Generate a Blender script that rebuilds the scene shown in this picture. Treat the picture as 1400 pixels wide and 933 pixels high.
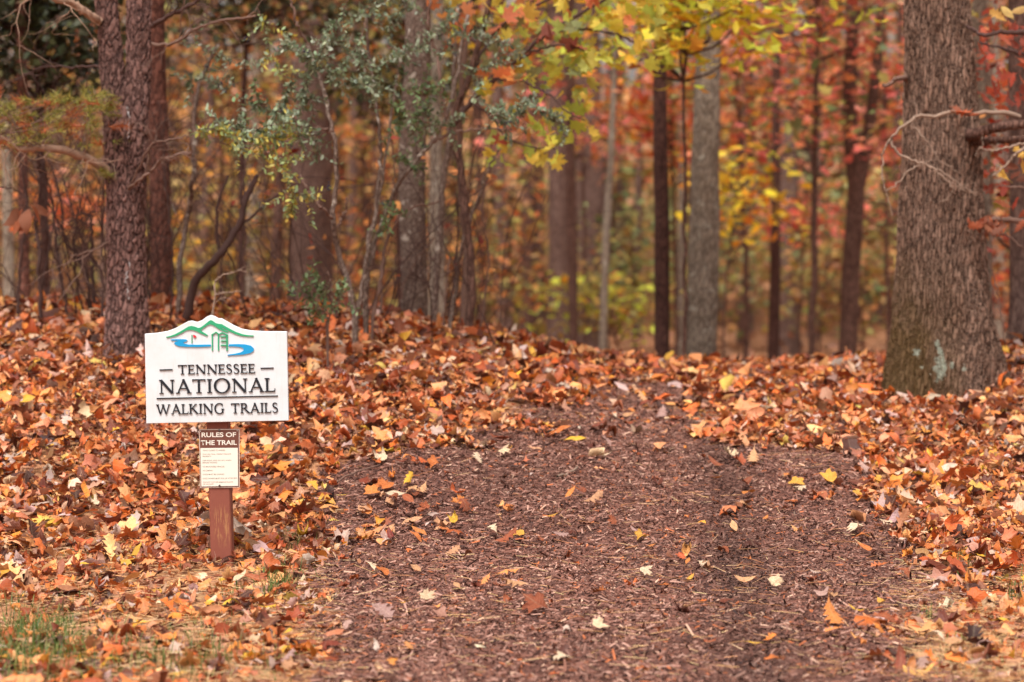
import bpy, math
import numpy as np
from mathutils import Vector

# ------------------------------------------------------------------ camera, sky, sun, exposure
scene = bpy.context.scene
for o in list(bpy.data.objects):
    bpy.data.objects.remove(o)
COL = scene.collection
F = 3306.0                      # focal length in photo pixels (85 mm on 36 mm, 1400 px wide)
CAMZ = 1.6
PITCH = math.atan(198.5 / F)
cam = bpy.data.cameras.new('camera')
cam.lens = 85.0
cam.sensor_width = 36.0
cam.clip_end = 600
cam.dof.use_dof = True
cam.dof.focus_distance = 10.5
cam.dof.aperture_fstop = 2.15
cam_o = bpy.data.objects.new('camera', cam)
COL.objects.link(cam_o)
cam_o.location = (0, 0, CAMZ)
cam_o.rotation_euler = (math.pi / 2 - PITCH, 0, 0)
scene.camera = cam_o

SUN_EL, SUN_AZ = math.radians(62), math.radians(200)      # azimuth from +Y clockwise: behind the camera, a little left
world = bpy.data.worlds.new('World')
scene.world = world
world.use_nodes = True
wn = world.node_tree
wn.nodes.clear()
sky = wn.nodes.new('ShaderNodeTexSky')
sky.sky_type = 'NISHITA'
sky.sun_disc = False
sky.sun_elevation = SUN_EL
sky.sun_rotation = SUN_AZ
sky.air_density = 1.0
sky.dust_density = 4.0
hsv = wn.nodes.new('ShaderNodeHueSaturation')             # overcast: the same sky, nearly colourless
hsv.inputs['Saturation'].default_value = 0.12
tint = wn.nodes.new('ShaderNodeMix')
tint.data_type = 'RGBA'
tint.blend_type = 'MULTIPLY'
tint.inputs['Factor'].default_value = 1.0
tint.inputs['B'].default_value = (1.0, 0.972, 0.945, 1)
bg = wn.nodes.new('ShaderNodeBackground')
bg.inputs['Strength'].default_value = 0.075
wo = wn.nodes.new('ShaderNodeOutputWorld')
wn.links.new(sky.outputs[0], hsv.inputs['Color'])
wn.links.new(hsv.outputs[0], tint.inputs['A'])
wn.links.new(tint.outputs['Result'], bg.inputs['Color'])
wn.links.new(bg.outputs[0], wo.inputs['Surface'])

sl = bpy.data.lights.new('sun', 'SUN')
sl.energy = 1.5
sl.angle = math.radians(22)
sl.color = (1.0, 0.96, 0.91)
sun = bpy.data.objects.new('sun', sl)
COL.objects.link(sun)
sd = Vector((math.sin(SUN_AZ) * math.cos(SUN_EL), math.cos(SUN_AZ) * math.cos(SUN_EL), math.sin(SUN_EL)))
sun.rotation_euler = sd.to_track_quat('Z', 'Y').to_euler()
sun.location = (0, -5, 20)

scene.view_settings.view_transform = 'Standard'
scene.view_settings.look = 'None'
scene.view_settings.gamma = 1
scene.view_settings.use_curve_mapping = False
scene.view_settings.exposure = 1.4
scene.render.engine = 'CYCLES'
scene.cycles.max_bounces = 6
scene.cycles.diffuse_bounces = 3
scene.cycles.use_denoising = True

RNG = np.random.default_rng(11)

# ------------------------------------------------------------------ pixel helpers (a pixel gives a direction, Y comes from the ground)
def px_dir(u, v):
    a = (np.asarray(u, float) - 700.0) / F
    b = (466.5 - np.asarray(v, float)) / F
    cp, sp = math.cos(PITCH), math.sin(PITCH)
    return a, cp + b * sp, -sp + b * cp

def at(u, v, Y):
    a, f, w = px_dir(u, v)
    k = Y / f
    return np.array([a * k, Y + 0 * k, CAMZ + w * k])

def to_px(x, y, z):
    cp, sp = math.cos(PITCH), math.sin(PITCH)
    dz = z - CAMZ
    d = y * cp - dz * sp
    b = y * sp + dz * cp
    return 700 + F * x / d, 466.5 - F * b / d

def _table(xs, ys, lo, hi, sig):
    g = np.linspace(lo, hi, 1500)
    t = np.interp(g, xs, ys)
    st = (hi - lo) / 1499
    k = np.exp(-0.5 * (np.arange(-200, 201) * st / sig) ** 2)
    k /= k.sum()
    return g, np.convolve(np.pad(t, 200, mode='edge'), k, mode='valid')

HX, HT = _table([-40, -1.6, -0.58, 0, 0.73, 1.5, 2.0, 2.6, 3.4, 5, 40], [.86, .85, .76, .61, .45, .40, .40, .45, .55, .63, .64], -12, 12, 0.22)
PY, PT = _table([3, 10.7, 11.3, 12, 13, 14.3, 15.5, 16.5, 18, 20, 24, 60], [0, 0, .13, .31, .55, .78, .93, 1, .85, .5, 0, 0], 3, 60, 0.35)
FY, FT = _table([3, 18, 20, 28, 45, 70, 110, 170, 260], [0, 0, -.15, -1.0, -1.25, -.6, 2.5, 7, 12], 3, 260, 1.5)

def zg(x, y):
    x = np.asarray(x, float)
    y = np.asarray(y, float)
    z = np.interp(x, HX, HT) * np.interp(y, PY, PT) + np.interp(y, FY, FT)
    rut = np.exp(-((x - (0.33 + 0.062 * y)) / 0.13) ** 2) + 0.7 * np.exp(-((x - (-0.95 + 0.062 * y)) / 0.14) ** 2)
    z = z - 0.022 * rut * np.clip((14.5 - y) / 3, 0, 1)
    z = z + 0.012 * np.sin(2.1 * x + 1.3 * y) * np.sin(1.7 * y - 0.9 * x) + 0.008 * np.sin(5.3 * x + 0.4) * np.sin(4.7 * y)
    return z

def on_ground(u, v):
    a, f, w = px_dir(u, v)
    Y = np.linspace(4, 60, 6000)
    z = CAMZ + w * Y / f
    hit = np.argmax(z <= zg(a * Y / f, Y))
    y = Y[hit]
    x = a * y / f
    return np.array([float(x), float(y), float(zg(x, y))])

def lin(r, g, b):
    def c(s):
        s /= 255.0
        return s / 12.92 if s <= 0.04045 else ((s + 0.055) / 1.055) ** 2.4
    return (c(r), c(g), c(b))

def vnoise(x, y, seed=0, scale=1.0):
    """smooth value noise, 0..1"""
    x = np.asarray(x) * scale + 100.0
    y = np.asarray(y) * scale + 100.0
    ix, iy = np.floor(x).astype(np.int64), np.floor(y).astype(np.int64)
    fx, fy = x - ix, y - iy
    fx, fy = fx * fx * (3 - 2 * fx), fy * fy * (3 - 2 * fy)
    def h(i, j):
        n = (i * 374761393 + j * 668265263 + seed * 982451653) & 0x7fffffff
        n = ((n ^ (n >> 13)) * 1274126177) & 0x7fffffff
        return ((n ^ (n >> 16)) & 0xffff) / 65535.0
    return (h(ix, iy) * (1 - fx) + h(ix + 1, iy) * fx) * (1 - fy) + (h(ix, iy + 1) * (1 - fx) + h(ix + 1, iy + 1) * fx) * fy

# ------------------------------------------------------------------ materials
def new_mat(name):
    m = bpy.data.materials.new(name)
    m.use_nodes = True
    nt = m.node_tree
    for n in list(nt.nodes):
        nt.nodes.remove(n)
    out = nt.nodes.new('ShaderNodeOutputMaterial')
    bs = nt.nodes.new('ShaderNodeBsdfPrincipled')
    nt.links.new(bs.outputs[0], out.inputs['Surface'])
    return m, nt, bs, out

def nd(nt, typ, **kw):
    n = nt.nodes.new(typ)
    for k, v in kw.items():
        if k.startswith('i_'):
            n.inputs[k[2:]].default_value = v
        else:
            setattr(n, k, v)
    return n

def ramp(nt, fac, stops):
    r = nt.nodes.new('ShaderNodeValToRGB')
    cr = r.color_ramp
    while len(cr.elements) < len(stops):
        cr.elements.new(0.5)
    for e, (p, c) in zip(cr.elements, stops):
        e.position = p
        e.color = (*c, 1)
    nt.links.new(fac, r.inputs[0])
    return r.outputs[0]

def coords(nt, scale=(1, 1, 1), kind='Object'):
    tc = nt.nodes.new('ShaderNodeTexCoord')
    mp = nt.nodes.new('ShaderNodeMapping')
    mp.inputs['Scale'].default_value = scale
    nt.links.new(tc.outputs[kind], mp.inputs[0])
    return mp.outputs[0]

def noise(nt, vec, scale, detail=4, rough=0.6):
    n = nd(nt, 'ShaderNodeTexNoise', i_Scale=scale, i_Detail=detail, i_Roughness=rough)
    nt.links.new(vec, n.inputs['Vector'])
    return n.outputs['Fac']

def mixc(nt, fac, a, b, mode='MIX'):
    m = nt.nodes.new('ShaderNodeMix')
    m.data_type = 'RGBA'
    m.blend_type = mode
    for s, v in (('Factor', fac), ('A', a), ('B', b)):
        if isinstance(v, (int, float)):
            m.inputs[s].default_value = v
        elif isinstance(v, tuple):
            m.inputs[s].default_value = (*v[:3], 1)
        else:
            nt.links.new(v, m.inputs[s])
    return m.outputs['Result']

def math_n(nt, op, a, b=0.0):
    m = nt.nodes.new('ShaderNodeMath')
    m.operation = op
    for i, v in enumerate((a, b)):
        if isinstance(v, (int, float)):
            m.inputs[i].default_value = v
        else:
            nt.links.new(v, m.inputs[i])
    return m.outputs[0]

def leaf_mat(name, source, rough=0.6, transl=0.25, mottle=0.45, mscale=45, veins=0.0):
    """source: 'attr' per-leaf colour attribute, 'obj' the object's own colour"""
    m, nt, bs, out = new_mat(name)
    if source == 'attr':
        c = nd(nt, 'ShaderNodeAttribute', attribute_name='Col').outputs['Color']
    else:
        c = nd(nt, 'ShaderNodeObjectInfo').outputs['Color']
    v = coords(nt)
    n = noise(nt, v, mscale, 3, 0.6)
    dark = mixc(nt, 1.0, c, (0.55, 0.45, 0.40), 'MULTIPLY')
    k = math_n(nt, 'MULTIPLY', ramp(nt, n, [(0.48, (0, 0, 0)), (0.72, (1, 1, 1))]), mottle)
    cc = mixc(nt, k, c, dark)
    if veins:
        la = nd(nt, 'ShaderNodeAttribute', attribute_name='leafuv').outputs['Vector']
        sp = nt.nodes.new('ShaderNodeSeparateXYZ')
        nt.links.new(la, sp.inputs[0])
        ax = math_n(nt, 'ABSOLUTE', sp.outputs['X'])
        mid = nd(nt, 'ShaderNodeMapRange')
        mid.inputs['From Min'].default_value = 0.035
        mid.inputs['From Max'].default_value = 0.008
        nt.links.new(ax, mid.inputs['Value'])
        ph = math_n(nt, 'SUBTRACT', sp.outputs['Y'], math_n(nt, 'MULTIPLY', ax, 0.9))
        wv = math_n(nt, 'SINE', math_n(nt, 'MULTIPLY', ph, 52.0))
        side = nd(nt, 'ShaderNodeMapRange')
        side.inputs['From Min'].default_value = 0.72
        side.inputs['From Max'].default_value = 1.0
        nt.links.new(wv, side.inputs['Value'])
        vk = math_n(nt, 'MAXIMUM', mid.outputs[0], math_n(nt, 'MULTIPLY', side.outputs[0], 0.55))
        tone = noise(nt, v, 16, 2, 0.5)
        cc = mixc(nt, math_n(nt, 'MULTIPLY', ramp(nt, tone, [(0.42, (0, 0, 0)), (0.66, (1, 1, 1))]), 0.35), cc, mixc(nt, 1.0, cc, (0.62, 0.50, 0.42), 'MULTIPLY'))
        cc = mixc(nt, math_n(nt, 'MULTIPLY', vk, veins), cc, mixc(nt, 0.5, cc, (0.72, 0.55, 0.36)))
        bmp = nd(nt, 'ShaderNodeBump', i_Strength=0.7, i_Distance=0.004)
        hb = math_n(nt, 'ADD', math_n(nt, 'MULTIPLY', wv, 0.10), math_n(nt, 'MULTIPLY', noise(nt, v, 90, 3, 0.6), 1.2))
        nt.links.new(hb, bmp.inputs['Height'])
        nt.links.new(bmp.outputs[0], bs.inputs['Normal'])
    nt.links.new(cc, bs.inputs['Base Color'])
    bs.inputs['Roughness'].default_value = rough
    bs.inputs['Specular IOR Level'].default_value = 0.35
    tr = nt.nodes.new('ShaderNodeBsdfTranslucent')
    nt.links.new(cc, tr.inputs['Color'])
    mx = nt.nodes.new('ShaderNodeMixShader')
    mx.inputs[0].default_value = transl
    nt.links.new(bs.outputs[0], mx.inputs[1])
    nt.links.new(tr.outputs[0], mx.inputs[2])
    nt.links.new(mx.outputs[0], out.inputs['Surface'])
    return m

def bark_mat(name, ridge, furrow, cell, stretch, depth, real=False, lichen=None, moss=None, plate=4.6, fine_w=0.42, spots=None):
    """cell = width of a bark plate in metres, stretch = how many times longer than wide"""
    m, nt, bs, out = new_mat(name)
    s = 1.0 / cell
    v = coords(nt, (s, s, s / stretch))
    wob = noise(nt, v, 0.9, 4, 0.7)
    vv = nt.nodes.new('ShaderNodeVectorMath')
    vv.operation = 'ADD'
    cmb = nt.nodes.new('ShaderNodeCombineXYZ')
    w2 = math_n(nt, 'MULTIPLY', wob, 2.6)
    for i in range(3):
        nt.links.new(w2, cmb.inputs[i])
    nt.links.new(v, vv.inputs[0])
    nt.links.new(cmb.outputs[0], vv.inputs[1])
    vo = nd(nt, 'ShaderNodeTexVoronoi', feature='DISTANCE_TO_EDGE', i_Scale=1.0)
    nt.links.new(vv.outputs[0], vo.inputs['Vector'])
    fine = noise(nt, v, 3.5, 6, 0.7)
    h = math_n(nt, 'MINIMUM', math_n(nt, 'MULTIPLY', vo.outputs['Distance'], plate), 1.0)
    strand = noise(nt, coords(nt, (s * 1.6, s * 1.6, s / stretch / 3.0)), 1.0, 5, 0.7)
    h = math_n(nt, 'ADD', math_n(nt, 'MULTIPLY', h, 0.42), math_n(nt, 'ADD', math_n(nt, 'MULTIPLY', fine, fine_w), math_n(nt, 'MULTIPLY', strand, 0.42)))
    h = math_n(nt, 'SUBTRACT', h, 0.1 - (0.42 - fine_w) * 0.5)
    c = ramp(nt, h, [(0.33, furrow), (0.50, tuple(0.5 * (a + b) for a, b in zip(ridge, furrow))), (0.72, ridge)])
    big = noise(nt, coords(nt, (1, 1, 0.5)), 6.0, 4, 0.6)
    c = mixc(nt, ramp(nt, big, [(0.35, (0, 0, 0)), (0.7, (1, 1, 1))]), c, mixc(nt, 1.0, c, (0.68, 0.62, 0.58), 'MULTIPLY'))
    if moss:
        mn = noise(nt, coords(nt), 7.0, 5, 0.7)
        geo = nd(nt, 'ShaderNodeTexCoord').outputs['Object']
        sp = nt.nodes.new('ShaderNodeSeparateXYZ')
        nt.links.new(geo, sp.inputs[0])
        lo = nd(nt, 'ShaderNodeMapRange')
        for k_, v_ in (('From Min', moss[1]), ('From Max', 0.05)):
            lo.inputs[k_].default_value = v_
        nt.links.new(sp.outputs['Z'], lo.inputs['Value'])
        le = nd(nt, 'ShaderNodeMapRange')
        for k_, v_ in (('From Min', 0.12), ('From Max', -0.22)):
            le.inputs[k_].default_value = v_
        nt.links.new(sp.outputs['X'], le.inputs['Value'])
        k = math_n(nt, 'MULTIPLY', math_n(nt, 'MULTIPLY', lo.outputs[0], le.outputs[0]), math_n(nt, 'MULTIPLY', mn, 2.2))
        k = math_n(nt, 'MINIMUM', k, 0.75)
        c = mixc(nt, k, c, moss[0])
    if lichen:
        ln = noise(nt, coords(nt), lichen[1], 5, 0.55)
        c = mixc(nt, ramp(nt, ln, [(lichen[2], (0, 0, 0)), (lichen[2] + 0.05, (1, 1, 1))]), c, lichen[0])
    for (sx, sy, sz, sr) in (spots or []):
        vd = nt.nodes.new('ShaderNodeVectorMath')
        vd.operation = 'DISTANCE'
        nt.links.new(coords(nt, (1, 0, 0.8)), vd.inputs[0])
        vd.inputs[1].default_value = (sx, 0, sz * 0.8)
        ln = noise(nt, coords(nt), 30, 4, 0.7)
        e = math_n(nt, 'ADD', vd.outputs['Value'], math_n(nt, 'MULTIPLY', math_n(nt, 'SUBTRACT', ln, 0.5), sr * 4.5))
        mr = nd(nt, 'ShaderNodeMapRange')
        mr.inputs['From Min'].default_value = sr * 1.05
        mr.inputs['From Max'].default_value = sr * 0.8
        nt.links.new(e, mr.inputs['Value'])
        lc = ramp(nt, noise(nt, coords(nt), 130, 3, 0.6), [(0.35, lin(134, 140, 120)), (0.6, lin(196, 202, 186))])
        c = mixc(nt, math_n(nt, 'MULTIPLY', mr.outputs[0], 0.75), c, lc)
    nt.links.new(c, bs.inputs['Base Color'])
    bs.inputs['Roughness'].default_value = 0.9
    bs.inputs['Specular IOR Level'].default_value = 0.2
    if real:
        d = nd(nt, 'ShaderNodeDisplacement', i_Midlevel=0.6, i_Scale=depth)
        nt.links.new(h, d.inputs['Height'])
        nt.links.new(d.outputs[0], out.inputs['Displacement'])
        m.displacement_method = 'BOTH'
    else:
        b = nd(nt, 'ShaderNodeBump', i_Strength=1.0, i_Distance=depth)
        nt.links.new(h, b.inputs['Height'])
        nt.links.new(b.outputs[0], bs.inputs['Normal'])
    return m

def plain_mat(name, col, rough=0.6, var=0.15, vscale=8, bump=0.0, bscale=60, spec=0.4):
    m, nt, bs, out = new_mat(name)
    v = coords(nt)
    n = noise(nt, v, vscale, 5, 0.65)
    c = mixc(nt, n, tuple(x * (1 - var) for x in col), tuple(min(1, x * (1 + var)) for x in col))
    nt.links.new(c, bs.inputs['Base Color'])
    bs.inputs['Roughness'].default_value = rough
    bs.inputs['Specular IOR Level'].default_value = spec
    if bump:
        b = nd(nt, 'ShaderNodeBump', i_Strength=0.6, i_Distance=bump)
        nt.links.new(noise(nt, v, bscale, 4, 0.6), b.inputs['Height'])
        nt.links.new(b.outputs[0], bs.inputs['Normal'])
    return m

def ground_mat(name, stops, s1, s2, bump, straw=None):
    m, nt, bs, out = new_mat(name)
    v = coords(nt)
    n1 = noise(nt, v, s1, 6, 0.7)
    n2 = noise(nt, v, s2, 3, 0.6)
    f = math_n(nt, 'ADD', math_n(nt, 'MULTIPLY', n1, 0.6), math_n(nt, 'MULTIPLY', n2, 0.4))
    c = ramp(nt, f, stops)
    if straw:
        v2 = coords(nt, (25, 170, 25))
        k = noise(nt, v2, 1.0, 3, 0.7)
        c = mixc(nt, ramp(nt, k, [(0.52, (0, 0, 0)), (0.62, (1, 1, 1))]), c, straw)
    nt.links.new(c, bs.inputs['Base Color'])
    bs.inputs['Roughness'].default_value = 0.95
    bs.inputs['Specular IOR Level'].default_value = 0.15
    b = nd(nt, 'ShaderNodeBump', i_Strength=0.8, i_Distance=bump)
    nt.links.new(f, b.inputs['Height'])
    nt.links.new(b.outputs[0], bs.inputs['Normal'])
    return m

M = {}
M['ground'] = ground_mat('soil_and_litter', [(0.30, lin(108, 68, 50)), (0.48, lin(150, 102, 74)), (0.6, lin(178, 130, 98)), (0.75, lin(200, 158, 122))], 14, 70, 0.01, straw=lin(176, 136, 96))
M['mulch'] = ground_mat('mulch_bed', [(0.3, lin(60, 38, 32)), (0.5, lin(98, 66, 57)), (0.7, lin(130, 92, 82))], 60, 160, 0.01)
M['litter'] = leaf_mat('fallen_leaf_litter', 'attr', 0.55, 0.12, 0.5, 55, 0.2)
M['leaf_one'] = leaf_mat('fallen_leaf_single', 'obj', 0.55, 0.12, 0.5, 3.5, 0.2)
M['leaf_tree'] = leaf_mat('tree_leaf', 'attr', 0.5, 0.3, 0.25, 20)
M['leaf_tree_one'] = leaf_mat('tree_leaf_single', 'obj', 0.5, 0.45, 0.3, 2.5, 0.3)
M['chips'] = leaf_mat('mulch_chips', 'attr', 0.75, 0.0, 0.3, 60)
M['grass'] = leaf_mat('grass', 'attr', 0.5, 0.3, 0.1, 30)
M['pine'] = bark_mat('pine_bark', lin(152, 116, 108), lin(44, 28, 28), 0.030, 2.6, 0.026, real=True)
M['pine2'] = bark_mat('pine_bark_red', lin(140, 92, 78), lin(70, 42, 36), 0.03, 3.0, 0.012)
M['grey'] = bark_mat('grey_bark', lin(166, 152, 136), lin(104, 92, 82), 0.03, 3.0, 0.008, lichen=(lin(172, 166, 152), 14, 0.62))
M['mottled'] = bark_mat('mottled_bark', lin(150, 130, 118), lin(86, 66, 58), 0.02, 2.0, 0.006, lichen=(lin(186, 172, 158), 16, 0.60))
M['brown'] = bark_mat('brown_bark', lin(126, 94, 82), lin(68, 46, 40), 0.025, 4.0, 0.01)
M['dark'] = bark_mat('dark_bark', lin(106, 74, 66), lin(56, 37, 34), 0.02, 4.0, 0.008)
M['purple'] = bark_mat('purple_brown_bark', lin(138, 112, 102), lin(88, 66, 60), 0.03, 4.0, 0.01)
M['twig'] = plain_mat('twig_bark', lin(112, 84, 72), 0.85, 0.35, 25)
M['twig_dark'] = plain_mat('dark_twig_bark', lin(74, 50, 44), 0.85, 0.3, 25)
M['twig_pale'] = plain_mat('pale_dead_wood', lin(140, 116, 100), 0.9, 0.5, 40, 0.002, 90)
M['limb'] = plain_mat('lichened_limb', lin(156, 124, 104), 0.9, 0.45, 45, 0.004, 60)

# ------------------------------------------------------------------ mesh helpers
def mesh_from(name, V, faces, mat, smooth=False, colors=None, luv=None):
    me = bpy.data.meshes.new(name)
    V = np.asarray(V, np.float32)
    if isinstance(faces, np.ndarray):
        n, k = faces.shape
        me.vertices.add(len(V))
        me.vertices.foreach_set('co', V.ravel())
        me.loops.add(n * k)
        me.loops.foreach_set('vertex_index', faces.astype(np.int32).ravel())
        me.polygons.add(n)
        me.polygons.foreach_set('loop_start', np.arange(0, n * k, k, dtype=np.int32))
        me.update(calc_edges=True)
    else:
        me.from_pydata([tuple(map(float, p)) for p in V], [], faces)
        me.update()
    me.validate()
    if smooth:
        me.polygons.foreach_set('use_smooth', np.ones(len(me.polygons), bool))
    if colors is not None:
        a = me.color_attributes.new('Col', 'FLOAT_COLOR', 'POINT')
        c4 = np.ones((len(V), 4), np.float32)
        c4[:, :3] = colors
        a.data.foreach_set('color', c4.ravel())
    if luv is not None:
        a = me.attributes.new('leafuv', 'FLOAT_VECTOR', 'POINT')
        a.data.foreach_set('vector', np.ascontiguousarray(luv, np.float32).ravel())
    if mat is not None:
        me.materials.append(mat)
    return me

def link(name, me, parent=None, loc=None):
    o = bpy.data.objects.new(name, me)
    COL.objects.link(o)
    if parent is not None:
        o.parent = parent
    if loc is not None:
        o.location = loc
    return o

def tag(o, label=None, cat=None, group=None, kind=None):
    if label: o['label'] = label
    if cat: o['category'] = cat
    if group: o['group'] = group
    if kind: o['kind'] = kind
    return o

def thing(name, loc, label, cat, group=None):
    o = bpy.data.objects.new(name, None)
    o.empty_display_size = 0.1
    COL.objects.link(o)
    o.location = tuple(float(c) for c in loc)
    return tag(o, label, cat, group)

class MB:
    """collects tubes, prisms and boxes into one mesh; origin = the owning thing's base"""
    def __init__(self, origin=(0, 0, 0)):
        self.v, self.f, self.n = [], [], 0
        self.o = np.asarray(origin, float)
    def add(self, V, faces):
        V = np.asarray(V, float) - self.o
        self.v.append(V)
        self.f.extend([tuple(int(i) + self.n for i in f) for f in faces])
        self.n += len(V)
    def tube(self, P, R, seg=6, mod=None, cap=True):
        P = np.asarray(P, float)
        R = np.broadcast_to(np.asarray(R, float), (len(P),))
        T = np.gradient(P, axis=0)
        T /= np.linalg.norm(T, axis=1)[:, None] + 1e-9
        up = np.array([1.0, 0, 0]) if abs(T[0][0]) < 0.8 else np.array([0, 1.0, 0])
        A = np.zeros_like(P)
        a = up
        for i in range(len(P)):
            a = a - T[i] * a.dot(T[i])
            a /= np.linalg.norm(a) + 1e-9
            A[i] = a
        B = np.cross(T, A)
        th = np.linspace(0, 2 * math.pi, seg, endpoint=False)
        rad = R[:, None] * np.ones(seg)[None]
        if mod is not None:
            rad = rad * mod(P, th)
        V = P[:, None] + rad[..., None] * (np.cos(th)[None, :, None] * A[:, None] + np.sin(th)[None, :, None] * B[:, None])
        n = len(P)
        i, j = np.meshgrid(np.arange(n - 1), np.arange(seg), indexing='ij')
        jn = (j + 1) % seg
        q = np.stack([i * seg + j, i * seg + jn, (i + 1) * seg + jn, (i + 1) * seg + j], -1).reshape(-1, 4)
        fs = [tuple(r) for r in q.tolist()]
        if cap:
            fs.append(tuple(range((n - 1) * seg, n * seg)))
        self.add(V.reshape(-1, 3), fs)
    def prism(self, pts, n, d):
        """extrude a planar outline (list of 3D points) by vector n*d"""
        P = np.asarray(pts, float)
        k = len(P)
        V = np.vstack([P, P + np.asarray(n) * d])
        fs = [tuple(range(k - 1, -1, -1)), tuple(range(k, 2 * k))]
        fs += [(i, (i + 1) % k, k + (i + 1) % k, k + i) for i in range(k)]
        self.add(V, fs)
    def build(self, name, mat, parent=None, smooth=True, loc=None):
        me = mesh_from(name, np.vstack(self.v), self.f, mat, smooth)
        return link(name, me, parent, loc)

def smooth_path(pts, n, jit=0.0, rng=RNG):
    P = np.asarray(pts, float)
    if len(P) == 2:
        P = np.vstack([P[0], P.mean(0), P[1]])
    E = np.vstack([2 * P[0] - P[1], P, 2 * P[-1] - P[-2]])
    out = []
    m = len(P) - 1
    for t in np.linspace(0, m, n):
        i = min(int(t), m - 1)
        f = t - i
        p0, p1, p2, p3 = E[i], E[i + 1], E[i + 2], E[i + 3]
        out.append(0.5 * ((2 * p1) + (p2 - p0) * f + (2 * p0 - 5 * p1 + 4 * p2 - p3) * f * f + (3 * p1 - p0 - 3 * p2 + p3) * f ** 3))
    out = np.array(out)
    if jit:
        j = rng.normal(0, jit, out.shape)
        j[0] = j[-1] = 0
        out += j
    return out

def wander(start, direc, length, n, bend, rng, grav=0.0):
    d = np.asarray(direc, float)
    d = d / np.linalg.norm(d)
    p = np.asarray(start, float)
    P = [p]
    for _ in range(n):
        d = d + rng.normal(0, bend, 3) + np.array([0, 0, grav])
        d /= np.linalg.norm(d)
        p = p + d * length / n
        P.append(p)
    return np.array(P), d

def branchy(mb, start, direc, length, r, depth, rng, bend=0.22, grav=0.0, nch=(2, 4), seg=5, tips=None):
    P, d = wander(start, direc, length, 6, bend, rng, grav)
    mb.tube(P, np.linspace(r, r * 0.45, len(P)), seg)
    if tips is not None:
        for q in P[2:]:
            tips.append((q, d))
    if depth > 0:
        for _ in range(rng.integers(nch[0], nch[1] + 1)):
            i = rng.integers(1, len(P))
            dd = (P[i] - P[i - 1])
            dd = dd / np.linalg.norm(dd) + rng.normal(0, 0.6, 3)
            branchy(mb, P[i], dd, length * rng.uniform(0.4, 0.7), r * 0.55, depth - 1, rng, bend, grav, nch, max(4, seg - 1), tips)

# ------------------------------------------------------------------ leaf templates: y along the leaf, x across, z the face
def strip_leaf(st):
    """st: list of (y, half width, forward offset of the edge)"""
    V, Fc = [], []
    for y, w, f in st:
        V += [(-w, y + f, 0), (0, y, 0), (w, y + f, 0)]
    for i in range(len(st) - 1):
        a = 3 * i
        for k in (0, 1):
            Fc += [(a + k, a + k + 1, a + k + 4), (a + k, a + k + 4, a + k + 3)]
    V += [(-.008, 0, 0), (.008, 0, 0), (0.004, -.22, 0.01), (-.004, -.22, 0.01)]
    b = 3 * len(st)
    Fc += [(b, b + 2, b + 1), (b, b + 3, b + 2)]
    return np.array(V, float), np.array(Fc, int)

def fan_leaf(right, c=(0, 0.4)):
    pts = list(right) + [(-x, y) for x, y in reversed(right) if abs(x) > 1e-6]
    V = [(c[0], c[1], 0)] + [(x, y, 0) for x, y in pts]
    n = len(pts)
    Fc = [(0, 1 + (i + 1) % n, 1 + i) for i in range(n)]
    k = len(V)
    V += [(-.009, .1, 0), (.009, .1, 0), (0.004, -.32, 0.02), (-.004, -.32, 0.02)]
    Fc += [(k, k + 2, k + 1), (k, k + 3, k + 2)]
    return np.array(V, float), np.array(Fc, int)

SHAPES = {
    'lobed oak': strip_leaf([(0, .01, 0), (.12, .04, 0), (.24, .17, .06), (.32, .09, .02), (.44, .27, .08), (.53, .10, .02), (.64, .31, .08), (.73, .11, .02), (.82, .22, .07), (.90, .10, .02), (1, .01, 0)]),
    'oval': strip_leaf([(0, .01, 0), (.12, .09, .01), (.3, .18, .02), (.5, .215, .02), (.7, .17, .02), (.87, .08, .01), (1, .003, 0)]),
    'narrow': strip_leaf([(0, .01, 0), (.2, .09, .01), (.45, .14, .01), (.7, .12, .01), (.88, .06, 0), (1, .004, 0)]),
    'star-shaped maple': fan_leaf([(0, 1.0), (.08, .80), (.16, .82), (.12, .62), (.28, .72), (.42, .78), (.40, .64), (.52, .58), (.34, .43), (.44, .26), (.24, .23), (.04, .12)], (0, .42)),
    'broad tulip': fan_leaf([(0, .80), (.16, .93), (.32, .84), (.27, .60), (.46, .46), (.42, .30), (.30, .15), (.05, .10)], (0, .42)),
}
LOW = {
    'oval': strip_leaf([(0, .01, 0), (.3, .22, .02), (.65, .22, .02), (1, .005, 0)]),
    'maple': fan_leaf([(0, 1.0), (.14, .66), (.44, .74), (.34, .44), (.40, .2), (.04, .1)], (0, .42)),
}

def _bare(t):
    """the same leaf without its stalk"""
    V_, F_ = t
    n_ = len(V_) - 4
    return V_[:n_], F_[(F_ < n_).all(1)]
LOW['oak_mid'] = _bare(strip_leaf([(0, .02, 0), (.25, .17, .05), (.36, .09, 0), (.58, .30, .06), (.70, .12, 0), (.84, .21, .05), (1, .02, 0)]))
LOW['oval_far'] = _bare(strip_leaf([(0, .03, 0), (.5, .25, .03), (1, .02, 0)]))
LOW['lobe_far'] = _bare(strip_leaf([(0, .05, 0), (.45, .34, .1), (1, .10, .05)]))

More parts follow.
